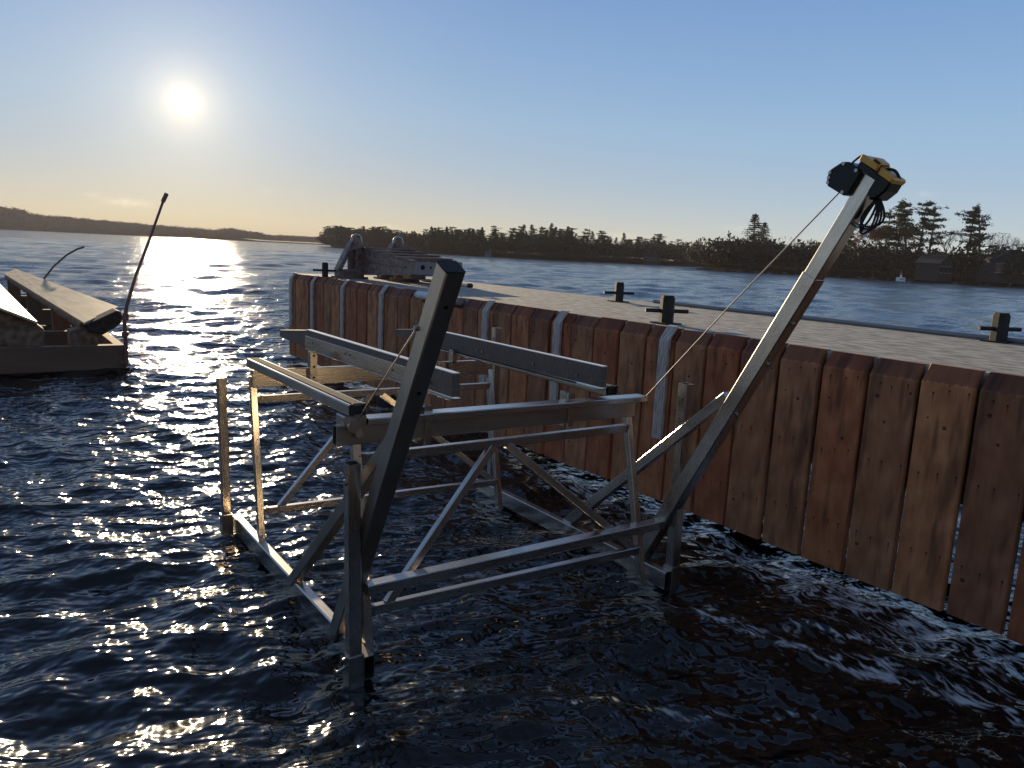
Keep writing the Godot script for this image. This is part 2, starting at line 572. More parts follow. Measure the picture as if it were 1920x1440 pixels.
func make_water() -> void:
	var r := RandomNumberGenerator.new()
	r.seed = 4242
	var waves := []
	var total := 0.0
	for c in 40:
		var lam := 0.14 * pow(3.2 / 0.14, (c + r.randf()) / 40.0)
		var e := log(lam / 0.38) / 0.80
		var wgt := exp(-e * e / 2.0) + 0.25
		var dir := PI / 2 - 0.32 + r.randfn(0.0, 0.55)
		waves.append([lam, cos(dir), sin(dir), wgt, r.randf() * TAU])
		total += wgt * wgt / 2
	var scale := 0.205 / sqrt(total)
	for c in 14:
		var lam := 2.2 * pow(11.0 / 2.2, (c + r.randf()) / 14.0)
		var dir := PI / 2 - 0.10 + r.randfn(0.0, 0.38)
		waves.append([lam, cos(dir), sin(dir), 0.042 / sqrt(7.0) / scale, r.randf() * TAU])
	var radii := [0.9]
	while radii[-1] < 220.0:
		radii.append(radii[-1] * 1.0066)
	while radii[-1] < 5000.0:
		radii.append(radii[-1] * 1.045)
	var cols := []
	var a := -0.86
	while a < 0.86:
		cols.append(a)
		a += 0.0027
	while a < TAU - 0.86:
		cols.append(a)
		a += 0.06
	var nc := cols.size()
	var nr := radii.size()
	var v := PackedVector3Array()
	var n := PackedVector3Array()
	var t := PackedVector2Array()
	var t2 := PackedVector2Array()
	v.resize(nr * nc)
	n.resize(nr * nc)
	t.resize(nr * nc)
	t2.resize(nr * nc)
	var inv := FR.affine_inverse()
	for i in nr:
		var rad: float = radii[i]
		var cell: float = maxf(rad * 0.0027, (radii[i] - radii[i - 1]) if i > 0 else 0.01)
		var use := []
		for w in waves:
			var f := smoothstep(2.2, 4.5, w[0] / cell)
			if w[0] > 2.2:
				f *= lerpf(0.7, 1.7, smoothstep(8.0, 35.0, rad))  # the bay is sheltered near the docks
			else:
				f *= lerpf(1.0, 1.2, smoothstep(8.0, 35.0, rad))
			if f > 0.01:
				var k: float = TAU / w[0]
				use.append([k * w[1], k * w[2], w[4], w[1] * w[3] * scale * f, w[2] * w[3] * scale * f, w[3] * scale * f / k, w[1] * w[3] * scale * f / k * 0.75, w[2] * w[3] * scale * f / k * 0.75])
		for j in nc:
			var x: float = sin(cols[j]) * rad
			var z: float = -cos(cols[j]) * rad
			var hh := 0.0
			var sx := 0.0
			var sz := 0.0
			var dx := 0.0
			var dz := 0.0
			if cols[j] < 0.87:
				for w in use:
					var p: float = w[0] * x + w[1] * z + w[2]
					var s := sin(p)
					var c := cos(p)
					hh += w[5] * s
					sx += w[3] * c
					sz += w[4] * c
					dx += w[6] * c
					dz += w[7] * c
			var at := i * nc + j
			v[at] = Vector3(x + dx, hh, z + dz)
			n[at] = Vector3(-sx, 1.0, -sz).normalized()
			t[at] = Vector2(x / 3.0, z / 3.0)
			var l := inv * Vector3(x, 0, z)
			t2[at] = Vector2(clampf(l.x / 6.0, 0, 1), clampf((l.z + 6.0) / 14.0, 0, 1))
	var idx := PackedInt32Array()
	idx.resize((nr - 1) * nc * 6 + (nc - 2) * 3)
	var q := 0
	for i in nr - 1:
		for j in nc:
			var k := (j + 1) % nc
			var p00 := i * nc + j
			var p01 := i * nc + k
			var p10 := p00 + nc
			var p11 := p01 + nc
			idx[q] = p00
			idx[q + 1] = p10
			idx[q + 2] = p11
			idx[q + 3] = p00
			idx[q + 4] = p11
			idx[q + 5] = p01
			q += 6
	for j in range(1, nc - 1):
		idx[q] = 0
		idx[q + 1] = j
		idx[q + 2] = j + 1
		q += 3
	var arr := []
	arr.resize(Mesh.ARRAY_MAX)
	arr[Mesh.ARRAY_VERTEX] = v
	arr[Mesh.ARRAY_NORMAL] = n
	arr[Mesh.ARRAY_TEX_UV] = t
	arr[Mesh.ARRAY_TEX_UV2] = t2
	arr[Mesh.ARRAY_INDEX] = idx
	var m := ArrayMesh.new()
	m.add_surface_from_arrays(Mesh.PRIMITIVE_TRIANGLES, arr)
	var o := MeshInstance3D.new()
	o.name = "lake_water"
	o.mesh = m
	var wm := mat(lin(0.0026, 0.0036, 0.0038), 0.085)
	wm.metallic_specular = 0.5
	wm.normal_enabled = true
	wm.normal_texture = ripple_map()
	wm.normal_scale = 1.0
	wm.detail_enabled = true
	wm.detail_albedo = sky_streak_map()  # reflected sky painted pale into the water colour
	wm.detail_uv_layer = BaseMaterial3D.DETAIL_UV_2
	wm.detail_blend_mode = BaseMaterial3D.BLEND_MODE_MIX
	o.material_override = wm
	o.set_meta("kind", "structure")
	add_child(o)


# ------------------------------------------------------------------ the boat lift
func u_leg(side: int, far: bool, y: float) -> float:
	var a: Array = [[2.345, 2.11], [2.44, 2.151]][side] if not far else [[0.48, 0.288], [0.655, 0.389]][side]
	return lerpf(a[0], a[1], (y - 0.06) / 1.24)


func bar_u(v: float, y: float, far: bool) -> float:
	return lerpf(u_leg(0, far, y), u_leg(1, far, y), clampf((v - 0.06) / 2.04, 0, 1))


func bolt(m: MB, at: Vector3, dir: Vector3, r := 0.012, l := 0.012) -> void:
	m.rod([at - dir * 0.004, at + dir * l], r, 6)


func make_lift() -> void:
	var o := thing("boat_lift", Vector3(0, 0, 0), "bare aluminium cantilever boat lift standing in the water beside the boarded dock", "boat lift")
	var X := Vector3.RIGHT
	var Z := Vector3.BACK
	var m: MB
	var p: MeshInstance3D
	# base beams
	for s in 2:
		m = mb(o)
		var v: float = [0.010, 2.303][s]
		m.beam(Vector3(v, 0.052, [-0.02, 0.0][s]), Vector3(v, 0.052, [2.485, 2.50][s]), 0.066, 0.136, X, 0.008, true, true)
		part(o, "base_beam", m, M.alu)
	# telescoping corner posts in their sleeves
	var posts := [[Vector3(-0.060, -0.75, -0.02), Vector3(-0.097, 1.250, -0.02), 0.066], [Vector3(-0.052, -0.75, 2.46), Vector3(-0.092, 1.205, 2.46), 0.070], [Vector3(2.385, -0.75, 2.47), Vector3(2.348, 1.470, 2.47), 0.076], [Vector3(2.425, -0.75, 0.05), Vector3(2.400, 1.594, 0.05), 0.070]]
	for k in posts:
		m = mb(o)
		m.beam(k[0], k[1], k[2], k[2], X, 0.006, false, true)
		p = part(o, "leg_post", m, M.alu)
		m = mb(o)
		var d: Vector3 = (k[1] - k[0]) / (k[1].y - k[0].y)
		m.beam(k[0] + d * 0.5, k[0] + d * 0.895, k[2] + 0.018, k[2] + 0.018, X, 0.005)
		part(p, "sleeve", m, M.alu_dull)
		m = mb(o)
		var face: Vector3 = k[0] + d * (k[1].y + 0.75 - 0.10) + Vector3(-k[2] / 2, 0, 0)
		bolt(m, face, -X, 0.016, 0.010)
		part(p, "bolt", m, M.steel)
	m = mb(o)
	var hb := Vector3(-0.10, 0.14, 2.47)
	m.rod([hb, hb + Vector3(-0.055, 0.0, 0.02)], 0.008, 6)
	m.rod([hb + Vector3(-0.055, 0.035, 0.03), hb + Vector3(-0.055, -0.035, 0.01)], 0.006, 6)
	m.rod([hb + Vector3(-0.02, -0.05, 0.0), hb + Vector3(-0.09, -0.06, 0.02)], 0.008, 6)
	m.rod([hb + Vector3(-0.09, -0.03, 0.03), hb + Vector3(-0.09, -0.09, 0.02)], 0.006, 6)
	part(o, "clamp_screw", m, M.alu_bright)
	# swing legs
	for far in [false, true]:
		for s in 2:
			m = mb(o)
			var v: float = [[0.070, 2.10], [0.050, 2.10]][int(far)][s]
			m.beam(Vector3(v, 0.05, u_leg(s, far, 0.05)), Vector3(v, 1.30, u_leg(s, far, 1.30)), 0.050, 0.052, X, 0.004, true, false)
			p = part(o, "swing_leg", m, M.alu)
			for y in [0.095, 1.215]:
				m = mb(o)
				m.rod([Vector3(v - 0.036, y, u_leg(s, far, y)), Vector3(v + 0.036, y, u_leg(s, far, y))], 0.015, 10)
				part(p, "pivot_pin", m, M.steel)
	# cross bars and diagonals of the two swing frames
	for far in [false, true]:
		for y in [0.287, 1.125]:
			m = mb(o)
			m.beam(Vector3(0.075, y, u_leg(0, far, y)), Vector3(2.10, y, u_leg(1, far, y)), 0.046, 0.054, Z, 0.004)
			p = part(o, "cross_bar", m, M.alu)
			for s in 2:
				m = mb(o)
				var v: float = [0.10, 2.072][s]
				m.beam(Vector3(v, y, u_leg(s, far, y)), Vector3(v + 0.012, y, u_leg(s, far, y)), 0.056, 0.064, Z, 0.006)
				part(p, "weld_bead", m, M.alu_dull)
		for k in [[0.20, 0.305, 0.965, 1.105], [1.075, 1.105, 2.055, 0.300]]:
			m = mb(o)
			m.beam(Vector3(k[0], k[1], bar_u(k[0], k[1], far)), Vector3(k[2], k[3], bar_u(k[2], k[3], far)), 0.042, 0.050, Z, 0.004)
			part(o, "diagonal_brace", m, M.alu)
	# tie beam between the feet of the two raked arms
	m = mb(o)
	m.beam(Vector3(0.03, 0.458, 2.375), Vector3(2.30, 0.446, 2.385), 0.082, 0.060, Z, 0.005)
	part(o, "tie_beam", m, M.alu)
	# raked arms
	m = mb(o)
	m.beam(Vector3(0, 0.06, 2.085), Vector3(0, 2.225, 3.225), 0.094, 0.096, X, 0.006)
	p = part(o, "raked_arm", m, M.alu_dull)
	m = mb(o)
	m.beam(Vector3(0, 2.225, 3.225), Vector3(0, 2.234, 3.2297), 0.0945, 0.0965, X, 0.006)
	part(p, "end_cap", m, M.rubber, "black plastic cap on the shorter raked arm")
	m = mb(o)
	var ax := Vector3(0, 0.885, 0.466)
	for q in [0.16, 0.62]:
		m = mb(o)
		m.rod([Vector3(-0.02, 2.225, 3.225) - ax * q + Vector3(0.02, -0.022, 0.043), Vector3(0.0, 2.225, 3.225) - ax * q + Vector3(0.0, -0.024, 0.047)], 0.010, 8)
		part(p, "bolt_hole", m, M.black)
	m = mb(o)
	m.rod([Vector3(-0.06, 1.955, 3.03), Vector3(0.05, 1.955, 3.03)], 0.012, 8)
	part(p, "cable_pin", m, M.steel)
	m = mb(o)
	m.beam(Vector3(2.33, 0.06, 2.165), Vector3(2.33, 2.25, 3.365), 0.098, 0.100, X, 0.006)
	p = part(o, "raked_arm", m, M.alu)
	m = mb(o)
	m.beam(Vector3(2.33, 2.20, 3.338), Vector3(2.33, 2.785, 3.655), 0.088, 0.090, X, 0.006)
	var ext := part(p, "arm_extension", m, M.alu)
	for q in [0.30, 0.60, 1.0]:
		m = mb(o)
		var c: Vector3 = Vector3(2.33, 2.25, 3.365) - Vector3(0, 0.877, 0.48) * q
		bolt(m, c + Vector3(0, -0.024, 0.044), Vector3(0, -0.48, 0.877), 0.013, 0.012)
		part(p, "bolt", m, M.steel)
	for q in [0.06, 0.25]:
		m = mb(o)
		var c: Vector3 = Vector3(2.33, 2.785, 3.655) - Vector3(0, 0.877, 0.48) * q
		bolt(m, c + Vector3(0.0, -0.021, 0.039), Vector3(0, -0.48, 0.877), 0.013, 0.035)
		part(ext, "bolt", m, M.steel)
	for s in 2:
		m = mb(o)
		var v: float = [0.0, 2.33][s]
		m.beam(Vector3(v, 0.10, 1.33), Vector3(v, [1.430, 1.450][s], [2.795, 2.850][s]), 0.060, 0.074, X, 0.005)
		part(o, "arm_brace", m, [M.alu_dull, M.alu][s])
	# carrying frame: near and far beams
	m = mb(o)
	m.beam(Vector3(-0.075, 1.285, 2.185), Vector3(2.135, 1.262, 2.185), 0.056, 0.112, Z, 0.005, true, false)
	p = part(o, "carrying_beam", m, M.alu_dull)
	m = mb(o)
	m.beam(Vector3(0.088, 1.358, 2.205), Vector3(2.200, 1.335, 2.205), 0.110, 0.040, Z, 0.006, true, true)
	part(p, "cap_rail", m, M.alu_bright)
	m = mb(o)
	m.box(Vector3(-0.045, 1.33, 2.13), Vector3(0.085, 1.395, 2.24), 0.006)
	m.beam(Vector3(0.01, 1.36, 2.24), Vector3(0.05, 1.28, 2.245), 0.02, 0.05, Z)
	m.rod([Vector3(0.0, 1.345, 2.235), Vector3(0.0, 1.345, 2.275)], 0.035, 14)
	part(p, "cable_bracket", m, M.alu_dull)
	m = mb(o)
	m.beam(Vector3(0.03, 1.290, 0.35), Vector3(2.12, 1.290, 0.40), 0.045, 0.130, Z, 0.004)
	part(o, "carrying_beam", m, M.alu)
	# carpeted side tubes
	for s in 2:
		var v: float = [0.030, 1.870][s]
		m = mb(o)
		m.beam(Vector3(v, 1.420, 0.40), Vector3(v, [1.428, 1.411][s], 2.245), 0.106, 0.062, X, 0.006, true, true)
		p = part(o, "side_tube", m, M.alu_dull)
		m = mb(o)
		m.beam(Vector3(v, 1.4515, 0.405), Vector3(v, [1.4595, 1.4425][s], 2.236), 0.062, 0.008, X, 0.002)
		part(p, "carpet_strip", m, M.carpet, "speckled grey carpet strip")
		m = mb(o)
		for e in [-0.035, 0.035]:
			m.box(Vector3(v + e - 0.007, 1.40, 2.246), Vector3(v + e + 0.007, [1.466, 1.449][s], 2.262), 0.002)
		m.box(Vector3(v - 0.047, 1.395, 2.236), Vector3(v + 0.047, [1.454, 1.437][s], 2.2445), 0.002)
		part(p, "end_stop", m, M.rubber)
	# bunks: composite board with an aluminium angle on its outer side
	for s in 2:
		var v: float = [0.612, 1.748][s]
		var w := 0.052
		var yo: float = [0.0, -0.014][s]
		m = mb(o)
		var prof := PackedVector2Array([Vector2(-0.705, 1.468), Vector2(-0.06, 1.452), Vector2(2.295, 1.468), Vector2(2.295, 1.602), Vector2(-0.06, 1.596), Vector2(-0.70, 1.527)])
		m.extrude(prof, Transform3D(Basis(Vector3(0, 0, 1), Vector3.UP, Vector3(-1, 0, 0)), Vector3(v + w / 2, yo, 0)), w, 0.004)
		p = part(o, "bunk", m, M.composite, "grey composite bunk board tapered at its far end")
		m = mb(o)
		m.beam(Vector3(v, 1.5998 + yo, -0.05), Vector3(v, 1.6055 + yo, 2.293), w - 0.006, 0.006, X, 0.002)
		part(p, "bunk_sunlit_top", m, M.sunlit_top, "pale strip along the bunk top with sunlight painted in")
		m = mb(o)
		var out := -1.0 if s == 0 else 1.0
		m.beam(Vector3(v + out * (w / 2 + 0.004), 1.502 + yo, -0.05), Vector3(v + out * (w / 2 + 0.004), 1.510 + yo, 1.98), 0.007, 0.104, X, 0.002)
		m.beam(Vector3(v - out * 0.006, 1.444 + yo, -0.05), Vector3(v - out * 0.006, 1.450 + yo, 2.28), w + 0.028, 0.009, X, 0.002)
		part(p, "bunk_angle", m, M.alu)
		for q in [0.12, 0.78, 0.86, 1.55, 2.05]:
			for f in [-1.0, 1.0]:
				m = mb(o)
				bolt(m, Vector3(v + f * (w / 2 + (0.007 if f == out else 0.0)), 1.515 + yo, q), X * f, 0.010, 0.008)
				part(p, "bolt", m, M.steel)
	# angle brackets that carry the bunks
	for k in [[0.478, 0.388, 1.365], [0.455, 2.142, 1.305], [1.545, 2.142, 1.300], [1.70, 0.435, 1.345]]:
		m = mb(o)
		m.box(Vector3(k[0] - 0.036, k[2] - 0.115, k[1] - 0.005), Vector3(k[0] + 0.036, k[2] + 0.120, k[1] + 0.005), 0.002)
		m.box(Vector3(k[0] - 0.036, k[2] - 0.115, k[1] + 0.005), Vector3(k[0] - 0.028, k[2] + 0.120, k[1] + 0.055), 0.002)
		p = part(o, "angle_bracket", m, M.alu)
		for q in [-0.085, 0.0, 0.085]:
			m = mb(o)
			bolt(m, Vector3(k[0] + 0.008, k[2] + q, k[1] + 0.006), Z, 0.009, 0.003)
			part(p, "bolt_hole", m, M.black)
	for k in [0.475, 1.54]:
		m = mb(o)
		m.box(Vector3(k - 0.028, 1.374, 2.17), Vector3(k + 0.028, 1.412, 2.225), 0.004)
		m.box(Vector3(k - 0.022, 1.19, 2.2165), Vector3(k + 0.022, 1.325, 2.2265), 0.003)
		part(o, "clamp_block", m, M.alu)
	# lifting cables
	m = mb(o)
	m.rod([Vector3(-0.035, 1.965, 3.02), Vector3(0.0, 1.66, 2.62), Vector3(0.02, 1.36, 2.25)], 0.0042, 6)
	part(o, "lifting_cable", m, M.cable)
	m = mb(o)
	m.rod([Vector3(2.315, 2.745, 3.505), Vector3(2.25, 2.02, 2.84), Vector3(2.20, 1.345, 2.24)], 0.0042, 6)
	part(o, "lifting_cable", m, M.cable)


func make_winch() -> void:
	var top := Vector3(2.33, 2.785, 3.655)
	var o := thing("electric_winch", top, "black and yellow electric winch bolted to the top of the tall raked arm", "winch")
	var ea := Vector3(0, 0.877, 0.48)
	var ep := Vector3(0, -0.48, 0.877)
	# T: x along the arm's cross direction, y along the arm, z towards the viewer's side
	var T := Transform3D(Basis(ep * 0.90, ea * 0.90, ep.cross(ea) * 0.92), top)
	var P := func(a: float, b: float, c: float) -> Vector3: return T * Vector3(a, b, c)
	var near := 1.0 if ep.cross(ea).x < 0 else -1.0
	var m := mb(o)
	var outline := PackedVector2Array()
	for k in [[-0.215, -0.140], [-0.195, -0.158], [-0.07, -0.158], [-0.045, -0.140], [-0.045, -0.005], [-0.07, 0.015], [-0.155, 0.018], [-0.19, 0.002], [-0.226, -0.055], [-0.240, -0.082], [-0.230, -0.118]]:
		outline.append(Vector2(k[0], k[1]))
	m.extrude(outline, T.translated_local(Vector3(0, 0, -0.075)), 0.150, 0.014)
	m.extrude(outline, T.translated_local(Vector3(0, 0, 0.062 if near > 0 else -0.082)), 0.020, 0.006)
	var g := part(o, "gearbox", m, M.black, "glossy black gearbox")
	for k in [[-0.200, -0.138], [-0.080, -0.143], [-0.222, -0.084], [-0.172, -0.002], [-0.075, 0.000], [-0.212, -0.112]]:
		m = mb(o)
		var c := Vector3(k[0], k[1], near * 0.076)
		m.rod([T * c, T * (c + Vector3(0, 0, near * 0.014))], 0.010, 8)
		part(g, "bolt", m, M.steel)
	# mounting plate over the arm's end
	m = mb(o)
	m.extrude(PackedVector2Array([Vector2(-0.15, 0.002), Vector2(0.075, 0.002), Vector2(0.075, 0.012), Vector2(-0.15, 0.012)]), T.translated_local(Vector3(0, 0, -0.06)), 0.12, 0.002)
	part(o, "mounting_plate", m, M.hose)
	# motor housing: black lower half, yellow covers
	m = mb(o)
	m.extrude(PackedVector2Array([Vector2(-0.10, 0.014), Vector2(0.055, 0.014), Vector2(0.055, -0.075), Vector2(0.085, -0.105), Vector2(0.120, -0.085), Vector2(0.148, -0.02), Vector2(0.148, 0.036), Vector2(-0.10, 0.056)]), T.translated_local(Vector3(0, 0, -0.070)), 0.140, 0.012)
	part(o, "motor_housing", m, M.black)
	m = mb(o)
	m.extrude(PackedVector2Array([Vector2(-0.110, 0.052), Vector2(0.035, 0.046), Vector2(0.030, 0.080), Vector2(-0.088, 0.092), Vector2(-0.112, 0.086)]), T.translated_local(Vector3(0, 0, -0.073)), 0.146, 0.012)
	m.extrude(PackedVector2Array([Vector2(-0.050, 0.084), Vector2(0.030, 0.076), Vector2(0.020, 0.097), Vector2(-0.036, 0.106)]), T.translated_local(Vector3(0, 0, -0.05)), 0.10, 0.010)
	var y := part(o, "motor_cover", m, M.yellow, "yellow motor cover")
	m = mb(o)
	m.extrude(PackedVector2Array([Vector2(-0.032, 0.084), Vector2(0.018, 0.079), Vector2(0.014, 0.094), Vector2(-0.028, 0.099)]), T.translated_local(Vector3(0, 0, 0.048 if near > 0 else -0.054)), 0.006, 0.001)
	part(y, "handle_recess", m, M.black)
	m = mb(o)
	m.extrude(PackedVector2Array([Vector2(0.030, 0.040), Vector2(0.150, 0.030), Vector2(0.156, 0.052), Vector2(0.144, 0.062), Vector2(0.030, 0.072)]), T.translated_local(Vector3(0, 0, -0.073)), 0.146, 0.012)
	part(o, "motor_cover", m, M.yellow, "yellow motor cover")
	# cable strap and feed wire
	m = mb(o)
	var arc := []
	for i in 9:
		var q := i / 8.0
		arc.append(P.call(-0.165 + 0.062 * q, 0.012 + 0.062 * q + 0.030 * sin(q * PI), near * 0.02))
	m.rod(arc, 0.006, 7)
	arc = []
	for i in 9:
		var q := i / 8.0
		arc.append(P.call(0.035 + 0.105 * q, 0.070 - 0.012 * q + 0.020 * sin(q * PI), -near * 0.01))
	m.rod(arc, 0.008, 7)
	m.rod([P.call(0.045, 0.030, near * 0.077), P.call(0.045, 0.088, near * 0.077), P.call(0.045, 0.092, 0.0)], 0.004, 6)
	part(o, "feed_wire", m, M.rubber)
	# coiled power cord hanging below the motor
	var hang: Vector3 = P.call(0.095, -0.085, 0.0)
	for i in 5:
		m = mb(o)
		var loop := []
		var wd := 0.022 + 0.011 * i
		var ln := 0.150 + 0.012 * ((i * 7) % 4)
		for k in 21:
			var a := TAU * k / 20.0
			var q := (1.0 - cos(a)) / 2.0
			loop.append(hang + Vector3(0.010 * (i - 2) * q, -ln * q, sin(a) * wd * (0.35 + q) - 0.05 * q + 0.006 * (i - 2) * q))
		m.rod(loop, 0.0062, 7, false)
		part(o, "power_cord", m, M.rubber)
	m = mb(o)
	m.rod([hang + Vector3(0, 0.02, 0), hang + Vector3(0, -0.035, -0.008)], [0.024, 0.02], 10)
	part(o, "cord_tie", m, M.rubber)
	m = mb(o)
	m.rod([hang + Vector3(0, -0.165, -0.048), hang + Vector3(0, -0.205, -0.05)], [0.012, 0.008], 8)
	part(o, "plug", m, M.pvc)


# ------------------------------------------------------------------ the dock
const WALL := 3.52
const DECK := 1.69
const PITCH := 0.3655


func board_mesh(width: float, bottom: float, top: float, slant: bool, seed_: int) -> ArrayMesh:
	# one upright board at local x = 0 (face towards -x), z = 0..width, chamfered edges and a slanted top
	var m := MB.new()
	var r := RandomNumberGenerator.new()
	r.seed = seed_
	var c := 0.008
	var th := 0.048
	var y1 := top - (0.105 if slant else 0.0)
	var rows := [[bottom, 0.0], [y1, 0.0]]
	if slant:
		rows.append([top + 0.012, 0.085])
	for i in rows.size():
		rows[i][1] += r.randf_range(-0.004, 0.004) * (1 if i < 2 else 0)
	var uv := func(z: float, y: float) -> Vector2: return Vector2(z / 0.3655, 1.0 - (y - 0.08) / 1.62)
	for i in rows.size() - 1:
		var a: float = rows[i][0]
		var b: float = rows[i + 1][0]
		var xa: float = rows[i][1]
		var xb: float = rows[i + 1][1]
		var e := c * (1.5 if i == 1 else 1.0)
		var p := [Vector3(xa, a, c), Vector3(xa, a, width - c), Vector3(xb, b, width - e), Vector3(xb, b, e)]
		m.quad(p[0], p[3], p[2], p[1], uv.call(c, a), uv.call(e, b), uv.call(width - e, b), uv.call(width - c, a))
		var q := [Vector3(xa + c * 1.4, a, 0), Vector3(xb + c * 1.4, b, e - c), Vector3(xa + c * 1.4, a, width), Vector3(xb + c * 1.4, b, width - e + c)]
		m.quad(q[0], q[1], p[3], p[0], uv.call(0, a), uv.call(0, b), uv.call(c, b), uv.call(c, a))
		m.quad(p[1], p[2], q[3], q[2], uv.call(width - c, a), uv.call(width - c, b), uv.call(width, b), uv.call(width, a))
		var s := [Vector3(xa + th, a, 0), Vector3(xb + th, b, e - c), Vector3(xa + th, a, width), Vector3(xb + th, b, width - e + c)]
		m.quad(s[0], s[1], q[1], q[0], uv.call(0, a), uv.call(0, b), uv.call(0.03, b), uv.call(0.03, a))
		m.quad(q[2], q[3], s[3], s[2], uv.call(0, a), uv.call(0, b), uv.call(0.03, b), uv.call(0.03, a))
		m.quad(s[0], s[2], s[3], s[1], uv.call(0, a), uv.call(width, a), uv.call(width, b), uv.call(0, b))
		if i == 0:
			m.quad(s[0], q[0], q[2], s[2], Vector2(0.1, 0.9), Vector2(0.1, 0.95), Vector2(0.9, 0.95), Vector2(0.9, 0.9))
			m.tri(q[0], p[0], q[2])
			m.tri(p[0], p[1], q[2])
		if i == rows.size() - 2:
			m.quad(q[1], s[1], s[3], q[3], Vector2(0.1, 0.05), Vector2(0.1, 0.1), Vector2(0.9, 0.1), Vector2(0.9, 0.05))
			m.tri(p[3], q[1], q[3])
			m.tri(p[3], q[3], p[2])
	return m.mesh()


func make_dock() -> void:
	var o := thing("dock", Vector3(WALL, 0, 0), "long timber dock faced with upright reddish brown boards, pale worn deck on top", "dock")
	var m := mb(o)
	# deck slab, subdivided so its edge is a little uneven
	m.box(Vector3(WALL + 0.088, 1.50, -8.94), Vector3(6.42, DECK, 9.2), 0.012)
	var d := part(o, "deck", m, M.deck, "pale weathered deck surface")
	d.name = "deck"
	m = mb(o)
	m.box(Vector3(WALL + 0.052, 1.46, -8.9), Vector3(WALL + 0.0845, 1.575, 9.2), 0.004)
	part(o, "header", m, M.timber)
	# upright boards
	var r := RandomNumberGenerator.new()
	r.seed = 91
	var shapes := []
	for i in 6:
		shapes.append(board_mesh(PITCH - r.randf_range(0.018, 0.030), 0.095 + r.randf_range(-0.02, 0.02), DECK + r.randf_range(-0.010, -0.002), true, 500 + i))
	var low := board_mesh(PITCH - 0.014, 0.10, 1.555, false, 520)
	var last := -1
	for k in range(-29, 21):
		var z := 1.640 + PITCH * k
		var b := MeshInstance3D.new()
		b.name = "wall_board"
		var recessed := z > -3.75 and z < -2.70
		b.mesh = low if recessed else shapes[r.randi() % 6]
		var pick: int = r.randi() % M.boards.size()
		if pick == last:
			pick = (pick + 3) % M.boards.size()
		last = pick
		b.material_override = M.boards[pick]
		o.add_child(b, true)
		b.position = Vector3(r.randf_range(-0.012, 0.008), r.randf_range(-0.006, 0.006), z + r.randf_range(-0.003, 0.003))
		b.rotation.x = r.randf_range(-0.0025, 0.0025)
	# framing behind the boards and piles under the deck
	for y in [0.92, 1.30]:
		m = mb(o)
		m.box(Vector3(WALL + 0.056, y - 0.10, -8.9), Vector3(WALL + 0.20, y + 0.10, 9.2))
		part(o, "wale", m, M.timber)
	m = mb(o)
	m.box(Vector3(WALL + 0.095, 1.02, -8.9), Vector3(WALL + 0.16, 1.20, 9.2))
	m.box(Vector3(WALL + 0.095, 1.40, -8.9), Vector3(WALL + 0.18, 1.497, 9.2))
	part(o, "wale", m, M.timber)
	for side in [WALL + 0.75, 5.9]:
		var z := -8.5
		while z < 9.0:
			m = mb(o)
			m.rod([Vector3(side, -1.2, z), Vector3(side, 1.498, z)], 0.13, 12)
			part(o, "pile", m, M.timber)
			z += 3.4
	# pale rub strips fixed over the boards
	for z in [-8.80, -7.65, -6.25, -4.74, -1.82, -0.40, 1.165]:
		m = mb(o)
		var w := 0.058
		var bot := 0.68 + 0.03 * sin(z * 5.0)
		var line := [Vector2(-0.040, bot), Vector2(-0.040, 1.575), Vector2(-0.030, 1.60), Vector2(0.055, 1.708)]
		var inn := [Vector2(-0.008, bot), Vector2(-0.008, 1.588), Vector2(0.002, 1.613), Vector2(0.085, 1.718)]
		for i in 3:
			var a: Vector2 = line[i]
			var b: Vector2 = line[i + 1]
			var ai: Vector2 = inn[i]
			var bi: Vector2 = inn[i + 1]
			var P := func(p: Vector2, s: float) -> Vector3: return Vector3(WALL + p.x, p.y, z + s)
			var lean := 0.0
			m.quad(P.call(a, -w + lean), P.call(b, -w), P.call(b, w), P.call(a, w), Vector2(0, a.y), Vector2(0, b.y), Vector2(0.13, b.y), Vector2(0.13, a.y))
			m.quad(P.call(ai, -w), P.call(bi, -w), P.call(b, -w), P.call(a, -w), Vector2(0, a.y), Vector2(0, b.y), Vector2(0.03, b.y), Vector2(0.03, a.y))
			m.quad(P.call(a, w), P.call(b, w), P.call(bi, w), P.call(ai, w), Vector2(0, a.y), Vector2(0, b.y), Vector2(0.03, b.y), Vector2(0.03, a.y))
		m.quad(Vector3(WALL + line[3].x, line[3].y, z - w), Vector3(WALL + inn[3].x, inn[3].y, z - w), Vector3(WALL + inn[3].x, inn[3].y, z + w), Vector3(WALL + line[3].x, line[3].y, z + w))
		m.quad(Vector3(WALL - 0.008, bot, z - w), Vector3(WALL - 0.040, bot, z - w), Vector3(WALL - 0.040, bot, z + w), Vector3(WALL - 0.008, bot, z + w))
		part(o, "rub_strip", m, M.strip, "pale grey rub strip")
	# things lying or standing on the dock
	var f := thing("fender_pipe", Vector3(WALL + 0.03, 1.65, -3.1), "white plastic pipe along the dock edge behind the shorter raked arm", "pipe")
	m = mb(f)
	m.rod([Vector3(WALL + 0.03, 1.645, -3.66), Vector3(WALL + 0.03, 1.645, -2.56)], 0.058, 16)
	part(f, "pipe_body", m, M.pvc)
	m = mb(f)
	m.rod([Vector3(WALL + 0.03, 1.645, -2.565), Vector3(WALL + 0.03, 1.645, -2.50)], [0.063, 0.05], 16)
	part(f, "end_cap", m, M.weathered)
	m = mb(f)
	m.rod([Vector3(WALL + 0.03, 1.645, -3.72), Vector3(WALL + 0.03, 1.645, -3.655)], [0.05, 0.063], 16)
	part(f, "end_cap", m, M.weathered)
